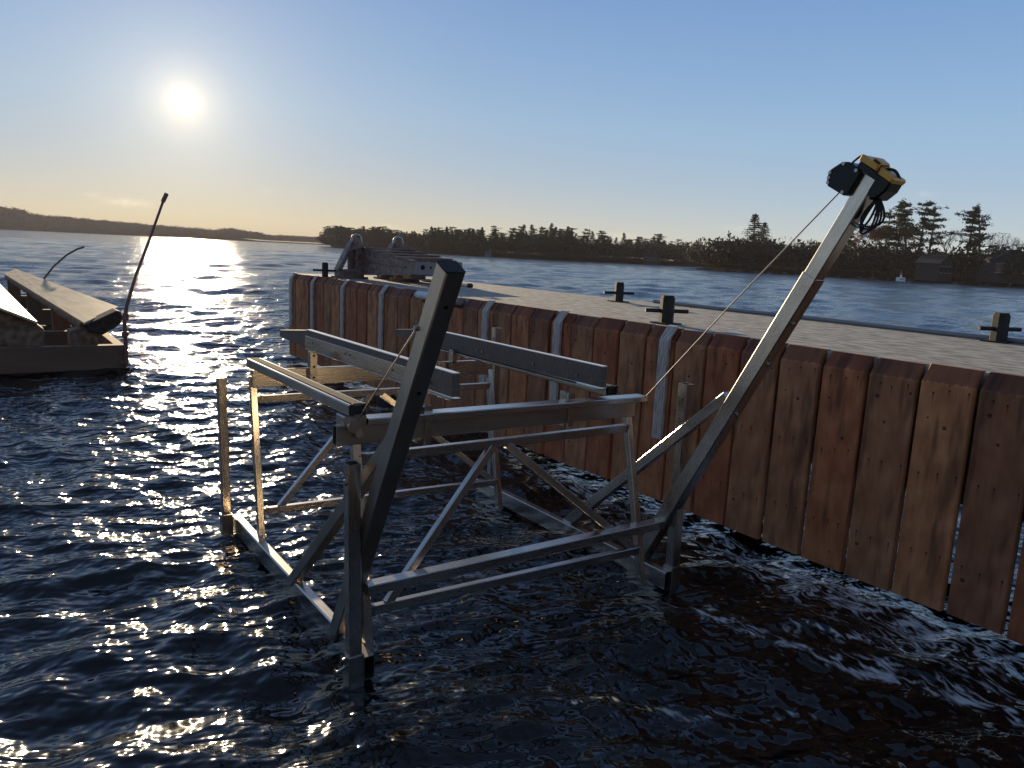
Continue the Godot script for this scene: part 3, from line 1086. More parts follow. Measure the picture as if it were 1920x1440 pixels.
	f = thing("conduit_pipe", Vector3(5.15, DECK, -5.9), "grey conduit pipe lying loose across the deck beside the rusty frame", "pipe")
	m = mb(f)
	m.rod([Vector3(5.35, DECK + 0.036, -6.9), Vector3(5.15, DECK + 0.036, -4.86)], 0.035, 10)
	part(f, "pipe_body", m, M.pvc)
	m = mb(f)
	m.rod([Vector3(5.152, DECK + 0.036, -4.88), Vector3(5.145, DECK + 0.036, -4.80)], 0.041, 10)
	part(f, "end_cap", m, M.bollard)
	f = thing("edge_hose", Vector3(6.3, DECK, 2.0), "long blue grey hose running along the far edge of the deck", "hose")
	m = mb(f)
	var pts := []
	for i in 40:
		var z := -1.75 + i * 0.27
		pts.append(Vector3(6.30 + 0.02 * sin(z * 2.1), DECK + 0.026, z))
	m.rod(pts, 0.025, 10)
	part(f, "hose_run", m, M.hose)
	# bollards
	var spots := [[5.80, -1.94, 0.060, "squat black mooring bollard on the far deck edge, nearest the middle of the dock"], [3.88, 0.795, 0.064, "squat black mooring bollard on the near deck edge above the boards"], [6.22, 2.80, 0.066, "squat dark mooring bollard on the far deck edge at the right of the picture"], [3.70, -7.55, 0.056, "small dark mooring bollard at the far end of the dock beside the rusty frame"]]
	for s in spots:
		var b := thing("mooring_bollard", Vector3(s[0], DECK, s[1]), s[3], "bollard", "mooring bollards on the dock")
		m = mb(b)
		var hh := 0.275
		m.beam(Vector3(s[0], DECK, s[1]), Vector3(s[0], DECK + hh - 0.02, s[1]), s[2] * 2, s[2] * 2, Vector3(1, 0, 0.35), s[2] * 0.5)
		m.beam(Vector3(s[0], DECK + hh - 0.02, s[1]), Vector3(s[0], DECK + hh, s[1]), s[2] * 1.75, s[2] * 1.75, Vector3(1, 0, 0.35), s[2] * 0.45)
		part(b, "post", m, M.bollard)
		m = mb(b)
		m.rod([Vector3(s[0] - 0.19, DECK + 0.125, s[1] - 0.10), Vector3(s[0] + 0.19, DECK + 0.125, s[1] + 0.10)], 0.020, 10)
		part(b, "cross_pin", m, M.bollard)
		m = mb(b)
		m.box(Vector3(s[0] - 0.11, DECK + 0.002, s[1] - 0.11), Vector3(s[0] + 0.11, DECK + 0.014, s[1] + 0.11))
		part(b, "base_plate", m, M.bollard)
	# black stub standing in the water before the boards
	f = thing("pile_stub", Vector3(3.05, 0, -3.58), "short black pile stub in the water below the dock boards", "pile")
	m = mb(f)
	m.rod([Vector3(3.05, -0.9, -3.58), Vector3(3.05, 0.20, -3.58), Vector3(3.05, 0.235, -3.58), Vector3(3.05, 0.25, -3.58)], [0.135, 0.135, 0.125, 0.10], 18)
	part(f, "pile_body", m, M.rubber)
	m = mb(f)
	m.rod([Vector3(3.05, 0.05, -3.58), Vector3(3.05, 0.09, -3.58)], 0.14, 18)
	part(f, "band", m, M.steel)


func make_steel_frame() -> void:
	var o := thing("mounting_frame", Vector3(4.4, DECK, -6.6), "rusty brown steel frame with two hooped posts resting on the dock end", "steel frame")
	var X := Vector3.RIGHT
	var Z := Vector3.BACK
	for s in 2:
		var v: float = [4.28, 5.13][s]
		var m := mb(o)
		var z := -7.40
		# side plate of the post with its window: two legs, foot and head
		m.beam(Vector3(v - 0.40, 1.82, z), Vector3(v - 0.13, 2.36, z), 0.20, 0.075, Z, 0.008)
		m.beam(Vector3(v, 1.71, z), Vector3(v, 2.36, z), 0.22, 0.16, Z, 0.01)
		m.box(Vector3(v - 0.42, 1.72, z - 0.10), Vector3(v + 0.06, 1.86, z + 0.10), 0.01)
		m.box(Vector3(v - 0.18, 2.22, z - 0.10), Vector3(v + 0.05, 2.36, z + 0.10), 0.01)
		m.box(Vector3(v - 0.20, 1.86, z - 0.02), Vector3(v - 0.04, 2.22, z + 0.0), 0.002)
		var p := part(o, "post", m, M.rust)
		m = mb(o)
		m.box(Vector3(v - 0.46, DECK + 0.001, z - 0.16), Vector3(v + 0.14, 1.725, z + 0.16), 0.006)
		m.box(Vector3(v - 0.30, 1.726, z + 0.105), Vector3(v - 0.02, 1.765, z + 0.15), 0.006)
		part(p, "foot_plate", m, M.rust)
		m = mb(o)
		var arc := []
		arc.append(Vector3(v - 0.16, 2.30, z + 0.02))
		for i in 13:
			var a := PI - PI * i / 12.0
			arc.append(Vector3(v - 0.045 + cos(a) * 0.088, 2.40 + sin(a) * 0.088, z + 0.02))
		arc.append(Vector3(v + 0.07, 2.28, z + 0.02))
		m.rod(arc, 0.026, 10)
		part(p, "hoop", m, M.galv, "bare galvanised hoop")
		# tapered side beam towards the viewer
		m = mb(o)
		var prof := PackedVector2Array([Vector2(-7.30, 1.78), Vector2(-5.27, 1.875), Vector2(-5.27, 2.075), Vector2(-5.55, 2.085), Vector2(-7.30, 2.255)])
		m.extrude(prof, Transform3D(Basis(Vector3(0, 0, 1), Vector3.UP, Vector3(-1, 0, 0)), Vector3(v + 0.10, 0, 0)), 0.035, 0.004)
		m.beam(Vector3(v + 0.075, 2.262, -7.30), Vector3(v + 0.075, 2.085, -5.30), 0.12, 0.018, X, 0.003)
		m.beam(Vector3(v + 0.060, 1.770, -7.30), Vector3(v + 0.060, 1.868, -5.30), 0.14, 0.018, X, 0.003)
		m.beam(Vector3(v + 0.050, 2.03, -7.30), Vector3(v + 0.050, 1.975, -5.6), 0.03, 0.02, X, 0.003)
		part(o, "side_beam", m, M.rust)
	for i in 4:
		var m := mb(o)
		var q := (i + 0.35) / 4.0
		var z := lerpf(-7.15, -5.45, q)
		var y := lerpf(2.275, 2.11, q)
		m.box(Vector3(4.30, y - 0.012, z - 0.11), Vector3(5.26, y + 0.012, z + 0.11), 0.004)
		part(o, "slat", m, M.rust)
	var m := mb(o)
	m.box(Vector3(4.345, 1.872, -5.268), Vector3(5.235, 2.078, -5.240), 0.004)
	var e := part(o, "end_plate", m, M.weathered)
	for v in [4.47, 5.10, 4.62, 4.95]:
		m = mb(o)
		m.rod([Vector3(v, 1.99, -5.245), Vector3(v, 1.99, -5.236)], 0.042 if v in [4.47, 5.10] else 0.020, 14)
		part(e, "bolt_hole", m, M.black)
	m = mb(o)
	m.rod([Vector3(4.85, DECK + 0.002, -6.6), Vector3(4.85, DECK + 0.06, -6.6)], 0.27, 20)
	m.rod([Vector3(4.85, DECK + 0.06, -6.6), Vector3(4.85, DECK + 0.115, -6.6)], [0.21, 0.19], 20)
	m.box(Vector3(4.70, DECK + 0.06, -6.4), Vector3(5.0, DECK + 0.13, -6.1))
	part(o, "swivel_base", m, M.rust)


# ------------------------------------------------------------------ the dock the viewer stands on (out of frame, mirrored in the aluminium)
func make_home_dock() -> void:
	var o := world_thing("home_dock", Vector3(0, 0, 4), "pale plank dock under the viewer's feet, out of the picture", "dock")
	var m := MB.new()
	m.box(Vector3(-0.135, 0.66, -5.9), Vector3(0.135, 0.70, 5.9), 0.006)
	var shape := m.mesh()
	for i in 42:
		var p := MeshInstance3D.new()
		p.name = "plank"
		p.mesh = shape
		p.material_override = M.deck
		o.add_child(p, true)
		p.position = Vector3(-6.0 + i * 0.285, 0, 0)
	for x in [-5.5, -1.8, 1.8, 5.5]:
		m = MB.new()
		m.rod([Vector3(x, -1.5, -5.2), Vector3(x, 0.655, -5.2)], 0.12, 12)
		part(o, "pile", m, M.timber)


# ------------------------------------------------------------------ wooden cradle float at the left
func slab(m: MB, a: Vector3, b: Vector3, c: Vector3, d: Vector3, th: float) -> void:
	# a, b near edge left to right, c, d far edge right to left; thickness below
	var nn := (b - a).cross(d - a).normalized()
	if nn.y < 0:
		nn = -nn
	var k := nn * -th
	var lu := a.distance_to(d)
	m.quad(a, b, c, d, Vector2(0, 0), Vector2(1, 0), Vector2(1, lu), Vector2(0, lu))
	m.quad(a + k, d + k, c + k, b + k)
	m.quad(a + k, b + k, b, a, Vector2(0, 0), Vector2(1, 0), Vector2(1, 0.05), Vector2(0, 0.05))
	m.quad(b + k, c + k, c, b, Vector2(0, 0), Vector2(0, lu), Vector2(0.05, lu), Vector2(0.05, 0))
	m.quad(c + k, d + k, d, c)
	m.quad(d + k, a + k, a, d, Vector2(0, lu), Vector2(0, 0), Vector2(0.05, 0), Vector2(0.05, lu))


func make_cradle() -> void:
	var o := thing("cradle_float", Vector3(0, 0, -10), "dark wooden boat cradle float with two pale slanted bunk planks at the left edge", "boat cradle")
	var Y := Vector3.UP
	var m := mb(o)
	m.box(Vector3(-3.2, 0.015, -8.60), Vector3(0.475, 0.425, -8.40), 0.012)
	var p := part(o, "cross_beam", m, M.cradle)
	for y in [0.325, 0.115]:
		m = mb(o)
		m.rod([Vector3(0.405, y, -8.402), Vector3(0.405, y, -8.375)], [0.062, 0.055], 16)
		m.rod([Vector3(0.405, y, -8.376), Vector3(0.405, y, -8.350)], 0.026, 6)
		part(p, "bolt", m, M.cradle)
	m = mb(o)
	m.box(Vector3(-3.0, -0.35, -8.9), Vector3(0.22, 0.012, -8.43), 0.02)
	part(o, "float_log", m, M.timber)
	for z in [-10.75, -15.4, -19.9]:
		m = mb(o)
		m.box(Vector3(-3.2, 0.06, z - 0.10), Vector3(0.285, 0.425, z + 0.10), 0.012)
		part(o, "cross_beam", m, M.cradle)
	for k in [0.39, -2.9]:
		m = mb(o)
		m.box(Vector3(k - 0.085, 0.04, -20.0), Vector3(k + 0.085, 0.423, -8.602), 0.012)
		part(o, "side_beam", m, M.cradle)
	m = mb(o)
	m.box(Vector3(-2.6, -0.35, -20.0), Vector3(0.1, 0.035, -9.2), 0.05)
	part(o, "float_log", m, M.timber)
	# bunk planks, each a V-half for the hull
	m = mb(o)
	slab(m, Vector3(-0.136, 0.817, -8.40), Vector3(0.548, 0.985, -9.55), Vector3(-0.474, 1.068, -22.504), Vector3(-0.822, 0.969, -21.338), 0.036)
	p = part(o, "bunk_plank", m, M.plank, "pale slanted plywood bunk plank")
	m = mb(o)
	m.beam(Vector3(-0.13, 0.735, -8.62), Vector3(-0.78, 0.88, -20.8), 0.09, 0.11, Vector3.RIGHT, 0.01)
	part(p, "stringer", m, M.cradle)
	m = mb(o)
	slab(m, Vector3(-1.32, 1.09, -8.40), Vector3(-0.794, 0.843, -8.40), Vector3(-1.175, 0.961, -21.338), Vector3(-1.469, 1.1, -21.117), 0.036)
	p = part(o, "bunk_plank", m, M.plank, "pale slanted plywood bunk plank")
	m = mb(o)
	m.beam(Vector3(-0.83, 0.76, -8.62), Vector3(-1.14, 0.87, -20.8), 0.09, 0.11, Vector3.RIGHT, 0.01)
	part(p, "stringer", m, M.cradle)
	# supports
	var T := Transform3D(Basis(Vector3.RIGHT, Vector3.UP, Vector3.BACK), Vector3(0, 0, -8.95))
	m = mb(o)
	m.extrude(PackedVector2Array([Vector2(-0.10, 0.775), Vector2(-0.06, 0.66), Vector2(0.14, 0.60), Vector2(0.34, 0.72), Vector2(0.425, 0.80), Vector2(0.455, 0.90), Vector2(0.43, 0.99), Vector2(0.37, 1.012)]), T, 0.50, 0.02)
	part(o, "bunk_bolster", m, M.timber)
	m = mb(o)
	m.extrude(PackedVector2Array([Vector2(-0.34, 0.427), Vector2(0.08, 0.427), Vector2(0.10, 0.64), Vector2(-0.13, 0.72), Vector2(-0.34, 0.66)]), T, 0.38, 0.01)
	part(o, "support_block", m, M.cradle)
	m = mb(o)
	m.extrude(PackedVector2Array([Vector2(-1.6, 0.427), Vector2(-0.70, 0.427), Vector2(-0.70, 0.70), Vector2(-0.80, 0.79), Vector2(-1.35, 1.03), Vector2(-1.6, 1.03)]), T, 0.38, 0.01)
	part(o, "support_block", m, M.cradle)
	for z in [-11.6, -15.4, -19.6]:
		m = mb(o)
		var q: float = (-8.4 - z) / 12.94
		var v := lerpf(-0.02, -0.74, q)
		var h := lerpf(0.80, 0.95, q)
		m.box(Vector3(v - 0.16, 0.10, z - 0.09), Vector3(v + 0.14, h - 0.05, z + 0.09), 0.01)
		part(o, "support_block", m, M.cradle)
		m = mb(o)
		v = lerpf(-0.92, -1.26, q)
		m.box(Vector3(v - 0.22, 0.10, z - 0.09), Vector3(v + 0.06, h - 0.03, z + 0.09), 0.01)
		part(o, "support_block", m, M.cradle)
	# guide pole, its rope tie and a thin whip pole
	m = mb(o)
	m.rod([Vector3(0.475, 0.06, -8.36), Vector3(0.472, 0.489, -8.37), Vector3(0.467, 0.828, -8.37), Vector3(0.51, 1.1, -8.37), Vector3(0.666, 1.608, -8.37), Vector3(0.92, 2.281, -8.37), Vector3(1.158, 2.948, -8.37)], [0.034, 0.034, 0.032, 0.032, 0.026, 0.022, 0.021], 9)
	p = part(o, "guide_pole", m, M.pole, "bent reddish guide pole")
	m = mb(o)
	m.rod([Vector3(1.128, 2.868, -8.37), Vector3(1.194, 3.013, -8.37)], 0.036, 9)
	m.rod([Vector3(0.470, 0.58, -8.36), Vector3(0.470, 0.66, -8.36)], 0.058, 9)
	m.rod([Vector3(0.480, 0.85, -8.375), Vector3(0.500, 0.97, -8.38)], 0.054, 9)
	part(p, "collar", m, M.pole)
	m = mb(o)
	m.rod([Vector3(0.029, 0.3, -20.0), Vector3(0.079, 0.796, -20), Vector3(0.111, 0.919, -20), Vector3(0.354, 1.263, -20), Vector3(0.706, 1.613, -20), Vector3(0.986, 1.794, -20), Vector3(1.169, 1.864, -20)], 0.028, 7)
	part(o, "whip_pole", m, M.pole)


# ------------------------------------------------------------------ shores and trees
class Leaves:
	var v := PackedVector3Array()
	var n := PackedVector3Array()
	var c := PackedColorArray()

	func leaf(at: Vector3, size: float, r: RandomNumberGenerator, flat: float, shade: Color) -> void:
		var a := Vector3(r.randfn(), r.randfn() * flat, r.randfn()).normalized() * size
		var b := Vector3(r.randfn(), r.randfn() * flat, r.randfn()).normalized() * size
		var m := a.cross(b)
		if m.length_squared() < 1e-10:
			return
		m = m.normalized()
		v.append_array([at - a * 0.5, at + b * 0.7, at + a * 0.5])
		n.append_array([m, m, m])
		c.append_array([shade, shade, shade])

	func tuft(at: Vector3, rad: Vector3, count: int, size: float, r: RandomNumberGenerator, flat := 0.6) -> void:
		var tone := r.randf_range(0.72, 1.25)
		var col := Color(tone, tone * r.randf_range(0.95, 1.05), tone * r.randf_range(0.85, 1.0))
		for i in count:
			leaf(at + Vector3(r.randfn() * rad.x, r.randfn() * rad.y, r.randfn() * rad.z) * 0.6, size * r.randf_range(0.6, 1.2), r, flat, col)

	func mesh() -> ArrayMesh:
		var a := []
		a.resize(Mesh.ARRAY_MAX)
		a[Mesh.ARRAY_VERTEX] = v
		a[Mesh.ARRAY_NORMAL] = n
		a[Mesh.ARRAY_COLOR] = c
		var m := ArrayMesh.new()
		m.add_surface_from_arrays(Mesh.PRIMITIVE_TRIANGLES, a)
		return m


# white pine: bare lower trunk, layered plumes. Height 1 unit; returns [trunk mesh, crown mesh]
func pine_mesh(seed_: int, lean: float, lowest: float) -> Array:
	var r := RandomNumberGenerator.new()
	r.seed = seed_
	var m := MB.new()
	var L := Leaves.new()
	var pts := []
	var rad := []
	for i in 8:
		var q := i / 7.0
		pts.append(Vector3(lean * q * q + r.randfn() * 0.004, q - 0.06 * (1 - q), r.randfn() * 0.004))
		rad.append(lerpf(0.018, 0.003, q))
	m.rod(pts, rad, 6)
	var y := lowest
	while y < 0.97:
		var q := (y - lowest) / (1.0 - lowest)
		var reach := lerpf(0.26, 0.07, q) * (0.72 + 0.45 * sin(q * 11.0 + seed_))
		for b in r.randi_range(2, 4):
			var a := r.randf() * TAU
			var l := reach * r.randf_range(0.5, 1.25)
			var dir := Vector3(cos(a), r.randf_range(0.05, 0.35), sin(a))
			var root := Vector3(lean * y * y, y, 0)
			m.rod([root, root + dir * l], [0.005, 0.002], 4)
			for k in 4:
				var s := 0.35 + 0.22 * k
				L.tuft(root + dir * l * s + Vector3(0, 0.008, 0), Vector3(l * 0.18 + 0.010, 0.017, l * 0.18 + 0.010), 16, 0.030, r, 0.7)
		y += r.randf_range(0.040, 0.075)
	L.tuft(Vector3(lean, 0.985, 0), Vector3(0.025, 0.03, 0.025), 26, 0.026, r)
	return [m.mesh(), L.mesh()]


func spruce_mesh(seed_: int) -> Array:
	var r := RandomNumberGenerator.new()
	r.seed = seed_
	var m := MB.new()
	var L := Leaves.new()
	m.rod([Vector3(0, -0.05, 0), Vector3(0, 0.5, 0), Vector3(0, 1.0, 0)], [0.016, 0.009, 0.002], 6)
	var y := 0.09
	while y < 0.98:
		var reach := lerpf(0.235, 0.014, pow((y - 0.09) / 0.89, 0.9))
		for b in 7:
			var a := r.randf() * TAU
			var l := reach * r.randf_range(0.65, 1.15)
			var dir := Vector3(cos(a), -0.22 + 0.25 * y, sin(a))
			for k in 3:
				L.tuft(Vector3(0, y, 0) + dir * l * (0.32 + 0.32 * k), Vector3(l * 0.22 + 0.005, 0.012, l * 0.22 + 0.005), 9, 0.022, r, 0.6)
		y += 0.036
	return [m.mesh(), L.mesh()]


func grow(m: MB, L: Leaves, at: Vector3, dir: Vector3, len: float, rad: float, depth: int, r: RandomNumberGenerator) -> void:
	var mid := at + dir * len * 0.5 + Vector3(r.randfn(), r.randfn() * 0.4, r.randfn()) * len * 0.05
	var end := at + dir * len
	m.rod([at, mid, end], [rad, rad * 0.85, rad * 0.66], 5 if depth > 2 else 3, false)
	if L and depth <= 2:
		L.tuft(end, Vector3(0.05, 0.045, 0.05), 12, 0.028, r, 1.0)
	if depth == 0:
		return
	for k in (3 if depth > 1 else 4):
		var d := (dir + Vector3(r.randfn(), r.randfn() * 0.45 + 0.18, r.randfn()) * 0.48).normalized()
		grow(m, L, at + dir * len * r.randf_range(0.6, 1.0), d, len * r.randf_range(0.58, 0.80), rad * 0.55, depth - 1, r)


func broadleaf_mesh(seed_: int, leafy: bool) -> Array:
	var r := RandomNumberGenerator.new()
	r.seed = seed_
	var m := MB.new()
	var L: Leaves = Leaves.new() if leafy else null
	m.rod([Vector3(0, -0.05, 0), Vector3(0.005, 0.16, 0), Vector3(0.0, 0.30, 0.005)], [0.020, 0.015, 0.013], 6)
	for k in 3:
		var a := TAU * k / 3.0 + r.randf()
		grow(m, L, Vector3(0, 0.28, 0), Vector3(cos(a) * 0.32, 1.0, sin(a) * 0.32).normalized(), 0.23, 0.010, 4, r)
	return [m.mesh(), L.mesh() if leafy else null]


func place_tree(called: String, meshes: Array, crown: Material, trunk: Material, at: Vector3, h: float, label: String, turn: float, group := "trees on the near point across the bay", wide := 1.0) -> void:
	var o := world_thing(called, at, label, "tree", group)
	o.rotation.y = turn
	o.scale = Vector3(h * wide, h, h * wide)
	var t := MeshInstance3D.new()
	t.name = "trunk"
	t.mesh = meshes[0]
	t.material_override = trunk
	o.add_child(t, true)
	if meshes[1]:
		var c := MeshInstance3D.new()
		c.name = "crown"
		c.mesh = meshes[1]
		c.material_override = crown
		o.add_child(c, true)


func shore(called: String, line: Array, depth: float, rise: float, seed_: int, crest := []) -> void:
	# a bank behind a shoreline of world points; inland is away from the viewer
	var f := noise(seed_, 0.03, 4)
	var v := MB.new()
	var steps := [0.0, 0.03, 0.12, 0.35, 0.7, 1.0]
	var lift := [-0.6, 0.45, 0.75, 0.9, 1.0, 1.0]
	var rows := []
	for i in line.size():
		var p: Vector2 = line[i]
		var inl := p.normalized()
		var top: float = crest[i] if crest.size() > i else rise
		var row := []
		for k in steps.size():
			var q: Vector2 = p + inl * depth * steps[k]
			var y: float = -0.6 if k == 0 else (0.35 + top * (lift[k] - 0.42) * 1.7) * (0.85 + 0.4 * f.get_noise_2d(q.x, q.y))
			row.append(Vector3(q.x, y, q.y))
		rows.append(row)
	for i in line.size() - 1:
		for k in steps.size() - 1:
			v.quad(rows[i][k], rows[i + 1][k], rows[i + 1][k + 1], rows[i][k + 1])
	var o := part(self, called, v, M.soil)
	o.name = called
	o.set_meta("kind", "structure")


func resample(line: Array, step: float) -> Array:
	var out := []
	for i in line.size() - 1:
		var a: Vector2 = line[i]
		var b: Vector2 = line[i + 1]
		var k := int(ceil(a.distance_to(b) / step))
		for j in k:
			out.append(a.lerp(b, float(j) / k))
	out.append(line[-1])
	return out


func forest(called: String, meshes: Array, mats: Array, label: String, placed: Array) -> void:
	# placed: one list of transforms and tones for each mesh; one object per kind of tree in the mass
	for i in meshes.size():
		var mm := MultiMesh.new()
		mm.transform_format = MultiMesh.TRANSFORM_3D
		mm.use_colors = true
		mm.mesh = meshes[i]
		mm.instance_count = placed[i].size()
		for k in placed[i].size():
			mm.set_instance_transform(k, placed[i][k][0])
			mm.set_instance_color(k, placed[i][k][1])
		var o := MultiMeshInstance3D.new()
		o.name = numbered(called)
		o.multimesh = mm
		o.material_override = mats[i]
		add_child(o)
		tag(o, label, "woods", "", "stuff")


func make_shores() -> void:
	var r := RandomNumberGenerator.new()
	r.seed = 808
	var pines := [pine_mesh(11, 0.03, 0.42), pine_mesh(12, -0.06, 0.48), pine_mesh(13, 0.09, 0.38)]
	var spruces := [spruce_mesh(21), spruce_mesh(22)]
	var bares := [broadleaf_mesh(31, false), broadleaf_mesh(32, false)]
	var oak := broadleaf_mesh(41, true)
	# a round-headed shrub or far tree made of leaf faces
	var bl := Leaves.new()
	for i in 22:
		var d := Vector3(r.randfn(), absf(r.randfn()) * 0.8, r.randfn()).normalized()
		bl.tuft(Vector3(0, 0.42, 0) + d * r.randf_range(0.18, 0.42), Vector3(0.16, 0.14, 0.16), 12, 0.13, r, 1.0)
	var bush := bl.mesh()

	# near point on the right
	var pt := [Vector2(60, -250), Vector2(64, -228), Vector2(72, -222), Vector2(82, -219), Vector2(92, -208), Vector2(99, -197), Vector2(107, -186), Vector2(116, -176), Vector2(135, -160), Vector2(190, -130), Vector2(280, -60)]
	var near_line := resample(pt, 6.0)
	shore("shore", near_line, 60.0, 1.6, 61)
	# middle shore
	var mid_line := resample([Vector2(-150, -640), Vector2(-146, -600), Vector2(-118, -520), Vector2(-64, -430), Vector2(-18, -345), Vector2(28, -335), Vector2(62, -345), Vector2(107, -370), Vector2(160, -380), Vector2(300, -330)], 10.0)
	shore("shore_001", mid_line, 130.0, 2.2, 62)
	# far shore with its low hills
	var far_pts := [Vector2(-1250, -1000), Vector2(-905, -1190), Vector2(-835, -1245), Vector2(-768, -1288), Vector2(-677, -1338), Vector2(-600, -1374), Vector2(-517, -1407), Vector2(-483, -1440), Vector2(-373, -1560), Vector2(-280, -1620), Vector2(-100, -1750), Vector2(200, -1750)]
	var far_rise := [26.0, 26.0, 21.0, 17.0, 12.0, 9.0, 6.0, 1.5, 1.5, 1.5, 1.0, 1.0]
	shore("shore_002", far_pts, 300.0, 1.0, 63, far_rise)

	# trees of the near point one by one
	var T := [
		["spruce_tree", 0, 70.7, -234.6, 16.6, "tall dark pointed spruce at the tip of the near point, taller of the two"],
		["spruce_tree", 1, 74.4, -236.7, 14.3, "shorter dark pointed spruce just right of the tallest spruce on the point"],
		["bare_tree", 0, 83.6, -248.3, 11.5, "leafless tree right of the two spruces, first of the bare ones"],
		["bare_tree", 1, 87.5, -242.7, 12.2, "leafless tree just left of the tall raked arm across the water"],
		["bare_tree", 1, 93.6, -247.9, 12.6, "leafless tree half hidden by the tall raked arm"],
		["pine_tree", 0, 94.5, -226.1, 13.4, "pine directly right of the raked arm, lowest of the pines"],
		["pine_tree", 2, 92.8, -215.9, 14.6, "pine below the hanging power cord of the winch"],
		["oak_tree", 0, 95.4, -207.2, 16.2, "oak holding rusty brown leaves among the pines"],
		["pine_tree", 1, 102.4, -217.1, 17.9, "pine rising right behind the rusty oak"],
		["pine_tree", 0, 99.8, -205.1, 19.0, "tall pine right of the rusty oak, first of the high group"],
		["pine_tree", 2, 105.5, -211.1, 20.2, "tallest pine in the middle of the high group"],
		["pine_tree", 0, 105.3, -204.5, 19.5, "tall pine right of the tallest one in the high group"],
		["pine_tree", 1, 105.7, -199.8, 17.8, "last pine at the right of the high group above the boathouse"],
		["bare_tree", 0, 108.9, -196.9, 15.6, "leafless tree standing alone in the gap right of the high pines"],
		["pine_tree", 1, 111.1, -192.2, 17.2, "left one of the pine pair near the right picture edge"],
		["pine_tree", 2, 111.5, -187.4, 17.8, "right one of the pine pair near the right picture edge"],
		["bare_tree", 1, 115.6, -187.2, 14.4, "leafless tree right of the pine pair"],
		["bare_tree", 0, 115.4, -180.5, 13.0, "leafless tree over the dark house at the right edge"],
	]
	for k in T:
		var at := Vector3(k[2], 1.0, k[3])
		var turn := r.randf() * 0.6 - 0.3
		match k[0]:
			"spruce_tree": place_tree(k[0], spruces[k[1]], M.spruce, M.bark, at, k[4], k[5], turn, "trees on the near point across the bay", 1.9)
			"pine_tree": place_tree(k[0], pines[k[1]], M.pine, M.bark, at, k[4], k[5], turn + k[1] * 1.3, "trees on the near point across the bay", 1.3)
			"bare_tree": place_tree(k[0], bares[k[1]], null, M.birch, at, k[4], k[5], turn * 6.0)
			"oak_tree": place_tree(k[0], oak, M.oak_leaf, M.bark, at, k[4], k[5], turn)

	# undergrowth of the near point
	var b1 := []
	var b2 := []
	for p in near_line:
		for k in 13:
			var inl: Vector2 = p.normalized()
			var q: Vector2 = p + inl * r.randf_range(1.5, 30.0) + Vector2(r.randfn(), r.randfn()) * 2.5
			var s := r.randf_range(3.6, 9.6)
			if q.distance_to(Vector2(100, -188)) < 9.0 and s > 2.8:
				s = 2.4
			var tr := Transform3D(Basis(Vector3.UP, r.randf() * TAU).scaled(Vector3(s * 1.1, s * r.randf_range(0.8, 1.25), s * 1.1)), Vector3(q.x, 0.6, q.y))
			var tone := r.randf_range(0.55, 1.1)
			(b1 if r.randf() < 0.6 else b2).append([tr, Color(tone, tone, tone)])
	forest("shore_brush", [bush, bush], [M.brush, M.scrub], "dark tangled brush along the near point shore", [b1, b2])

	# middle woods
	var lists := [[], [], [], []]
	for p in mid_line:
		for k in 32:
			var inl: Vector2 = p.normalized()
			var q: Vector2 = p + inl * (3.0 + 75.0 * pow(r.randf(), 1.4)) + Vector2(r.randfn(), r.randfn()) * 3.0
			var swell := 11.6 + 1.3 * sin(p.x * 0.045 + 1.0) + 1.0 * sin(p.x * 0.13)
			var h := swell * r.randf_range(0.62, 1.14)
			var which := 0 if r.randf() < 0.30 else (1 if r.randf() < 0.35 else (2 if r.randf() < 0.5 else 3))
			var tone := r.randf_range(0.6, 1.15)
			if which >= 2:
				h *= 0.74
			var sc := Vector3(h, h, h) * (Vector3(1.5, 1.0, 1.5) if which < 2 else Vector3(1.15, 1.0, 1.15))
			lists[which].append([Transform3D(Basis(Vector3.UP, r.randf() * TAU).scaled(sc), Vector3(q.x, 0.9, q.y)), Color(tone, tone, tone)])
	forest("shore_woods", [pines[0][1], spruces[0][1], bush, bush], [M.pine, M.spruce, M.brush, M.scrub], "mixed autumn woods along the middle shore across the lake", lists)

	# far woods
	var fl := [[], []]
	for i in far_pts.size() - 1:
		var a: Vector2 = far_pts[i]
		var b: Vector2 = far_pts[i + 1]
		var cnt := int(a.distance_to(b) * 2.2)
		for k in cnt:
			var q := r.randf()
			var p := a.lerp(b, q)
			var inl := p.normalized()
			var dd := pow(r.randf(), 1.3)
			var d := dd * 240.0 + 4.0
			var rise := lerpf(far_rise[i], far_rise[i + 1], q)
			var w := p + inl * d
			var base := 0.3 + rise * smoothstep(0.0, 0.7, dd) * 0.93
			var h := r.randf_range(10.0, 16.0)
			if (i == 1 and q > 0.55) or (i == 2 and q < 0.35):
				h *= 1.5
			if i == 6 or (i == 5 and q > 0.75):
				h *= 1.25
			var tone := r.randf_range(0.7, 1.1)
			fl[0 if r.randf() < 0.6 else 1].append([Transform3D(Basis(Vector3.UP, r.randf() * TAU).scaled(Vector3(h * 1.5, h, h * 1.5)), Vector3(w.x, base, w.y)), Color(tone, tone, tone)])
	forest("hill_woods", [bush, bush], [M.brush, M.scrub], "hazy wooded hills along the far left shore", fl)

	# unseen wooded home shore added behind the viewer for its warm reflected light
	var home_line := [Vector2(-120, 30), Vector2(-60, 16), Vector2(-25, 9.5), Vector2(0, 8.5), Vector2(25, 9.5), Vector2(60, 18), Vector2(120, 34)]
	shore("shore_003", resample(home_line, 6.0), 60.0, 3.0, 64)
	var hl := [[], [], []]
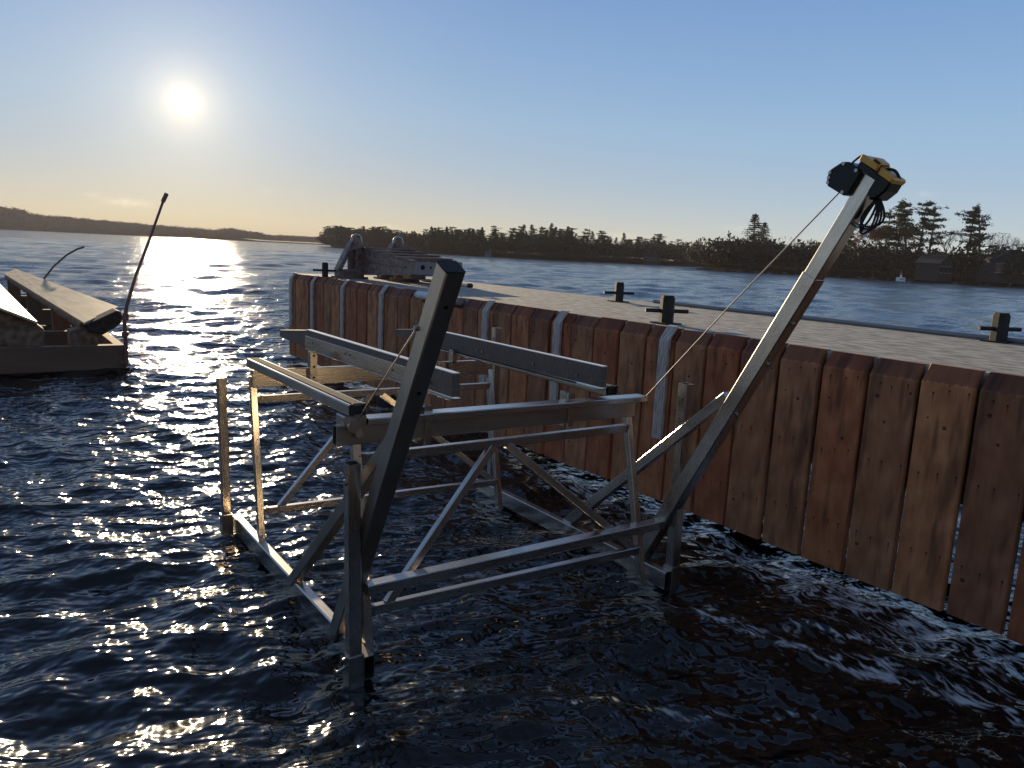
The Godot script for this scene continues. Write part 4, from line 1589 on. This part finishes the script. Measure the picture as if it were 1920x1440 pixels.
	for p in resample(home_line, 3.5):
		for k in 9:
			var inl: Vector2 = Vector2(p.x * 0.3, 20.0).normalized()
			var d := r.randf_range(4.0, 32.0)
			var q: Vector2 = p + inl * d + Vector2(r.randfn(), r.randfn()) * 2.0
			var h := r.randf_range(0.5, 1.0) * minf(13.0, 4.0 + d * 0.5)
			var tone := r.randf_range(0.75, 1.2)
			var which := 2 if r.randf() < 0.12 else (0 if r.randf() < 0.6 else 1)
			hl[which].append([Transform3D(Basis(Vector3.UP, r.randf() * TAU).scaled(Vector3(h * 0.8, h, h * 0.8) if which < 2 else Vector3(h, h * 1.3, h)), Vector3(q.x, 1.2 + d * 0.06, q.y)), Color(tone, tone, tone)])
	forest("added_home_woods", [bush, bush, pines[0][1]], [M.dry_leaf, M.dry_leaf, M.pine], "unseen sunlit autumn woods added on the bank behind the viewer", hl)

	# rocks at the tip of the point
	var rk := []
	for i in 60:
		var q := r.randf()
		var p: Vector2 = near_line[int(q * q * (near_line.size() - 20))]
		var at: Vector2 = p - p.normalized() * r.randf_range(-1.0, 1.2) + Vector2(r.randfn(), r.randfn()) * 1.0
		var s := r.randf_range(0.35, 0.95)
		rk.append([Transform3D(Basis(Vector3(r.randf(), 1, r.randf()).normalized(), r.randf() * TAU).scaled(Vector3(s * 1.3, s * 0.7, s)), Vector3(at.x, 0.1, at.y)), Color.WHITE])
	var rb := MB.new()
	var ico := []
	for i in 10:
		var y := 1.0 - 2.0 * (i + 0.5) / 10
		var a := i * 2.4
		ico.append(Vector3(cos(a) * sqrt(1 - y * y), y, sin(a) * sqrt(1 - y * y)) * r.randf_range(0.75, 1.05))
	for s in 3:
		rb.box(Vector3(-0.6, -0.5, -0.5).rotated(Vector3.UP, s * 0.7), Vector3(0.6, 0.5, 0.5).rotated(Vector3.UP, s * 0.7), 0.2)
	forest("shore_rocks", [rb.mesh()], [M.rock], "grey rocks at the water's edge of the point", [rk])


func house(called: String, at: Vector3, turn: float, w: float, d: float, h: float, roof: float, label: String, wall: Material) -> Node3D:
	var o := world_thing(called, at, label, "house")
	o.rotation.y = turn
	var m := MB.new()
	m.box(Vector3(-w / 2, -1.0, -d / 2), Vector3(w / 2, h, d / 2), 0.02)
	for s in [-1.0, 1.0]:
		var a := Vector3(-w / 2, h, s * d / 2)
		var b := Vector3(w / 2, h, s * d / 2)
		var c := Vector3(0, h + roof, s * d / 2)
		if s > 0: m.tri(a, b, c)
		else: m.tri(b, a, c)
	part(o, "wall", m, wall)
	m = MB.new()
	for s in [-1.0, 1.0]:
		m.beam(Vector3(s * (w / 2 + 0.3) / 2, h + roof / 2 + 0.02, -d / 2 - 0.4), Vector3(s * (w / 2 + 0.3) / 2, h + roof / 2 + 0.02, d / 2 + 0.4), Vector2(w / 2 + 0.4, roof).length(), 0.16, Vector3(w / 2, -s * roof, 0))
	var rf := part(o, "roof", m, M.roof)
	m = MB.new()
	m.box(Vector3(w * 0.18, h + roof * 0.4, -0.4), Vector3(w * 0.18 + 0.8, h + roof + 0.9, 0.4))
	part(rf, "chimney", m, wall)
	for k in [-0.3, 0.0, 0.3]:
		m = MB.new()
		m.box(Vector3(k * w - w * 0.09, h * 0.35, d / 2 - 0.02), Vector3(k * w + w * 0.09, h * 0.78, d / 2 + 0.03), 0.005)
		var wn := part(o, "window", m, M.glass)
		m = MB.new()
		m.box(Vector3(k * w - w * 0.10, h * 0.30, d / 2 + 0.01), Vector3(k * w + w * 0.10, h * 0.35, d / 2 + 0.07))
		m.box(Vector3(k * w - w * 0.10, h * 0.78, d / 2 + 0.01), Vector3(k * w + w * 0.10, h * 0.82, d / 2 + 0.07))
		part(wn, "frame", m, M.weathered)
	return o


func make_buildings() -> void:
	house("boathouse", Vector3(102.0, 1.4, -189.5), 0.5, 5.6, 6.0, 3.2, 2.0, "small dark gabled boathouse under the high pines", M.cabin)
	house("lake_house", Vector3(115.5, 1.8, -183.0), -0.2, 9.5, 8.0, 4.2, 2.4, "dark house with a gabled roof at the right picture edge", M.cabin)
	house("cottage", Vector3(58.5, 1.2, -340.0), -0.1, 6.5, 5.0, 2.2, 2.2, "small dark cottage with pale window trim on the middle shore", M.cabin)
	house("shed", Vector3(-13.3, 0.8, -341.0), 0.1, 2.8, 2.4, 1.2, 0.6, "tiny grey shed at the water on the middle shore", M.shed)
	# channel marker: white box with a red and white cone
	var o := world_thing("channel_marker", Vector3(91.2, 0, -183.5), "white channel marker with a red pointed top in the water off the point", "marker")
	o.scale = Vector3.ONE * 0.68
	var m := MB.new()
	m.box(Vector3(-1.15, -0.4, -1.0), Vector3(1.15, 1.35, 1.0), 0.06)
	part(o, "base", m, M.white)
	m = MB.new()
	m.rod([Vector3(0, 1.35, 0), Vector3(0, 2.3, 0)], [0.42, 0.30], 12)
	part(o, "pedestal", m, M.white)
	m = MB.new()
	m.rod([Vector3(0, 2.28, 0), Vector3(0, 4.0, 0)], [0.36, 0.05], 12)
	part(o, "topmark", m, M.red)
	m = MB.new()
	m.box(Vector3(-0.8, 0.45, 1.0), Vector3(0.8, 1.0, 1.03))
	part(o, "plate", m, M.strip)


# ------------------------------------------------------------------ build
func _ready() -> void:
	rng.seed = 1
	var cam := Camera3D.new()
	cam.name = "camera"
	cam.fov = 53.56
	cam.far = 9000.0
	cam.near = 0.05
	cam.transform = Transform3D(Basis(Vector3.RIGHT, deg_to_rad(-9.783)) * Basis(Vector3.BACK, deg_to_rad(2.773)), Vector3(0, EYE, 0))
	add_child(cam)
	cam.current = true

	var env := Environment.new()
	env.background_mode = Environment.BG_SKY
	var pano := PanoramaSkyMaterial.new()
	pano.panorama = tex(make_sky())
	var sky := Sky.new()
	sky.sky_material = pano
	env.sky = sky
	env.tonemap_mode = Environment.TONE_MAPPER_LINEAR
	env.tonemap_exposure = 1.35
	env.fog_enabled = true
	env.fog_density = 0.00014
	env.fog_light_color = Color(0.86, 0.82, 0.80)
	env.sdfgi_enabled = true
	env.ssao_enabled = true
	env.ssil_enabled = true
	var we := WorldEnvironment.new()
	we.name = "environment"
	we.environment = env
	add_child(we)

	var sun := DirectionalLight3D.new()
	sun.name = "sun"
	sun.light_color = Color(1.0, 0.90, 0.74)
	sun.light_energy = 1.6
	sun.light_angular_distance = 0.55
	sun.shadow_enabled = true
	add_child(sun)
	sun.look_at_from_position(Vector3.ZERO, -SUN_DIR, Vector3.UP)

	make_materials()
	make_water()
	make_shores()
	make_dock()
	make_lift()
	make_winch()
	make_steel_frame()
	make_cradle()
	make_home_dock()
	make_buildings()
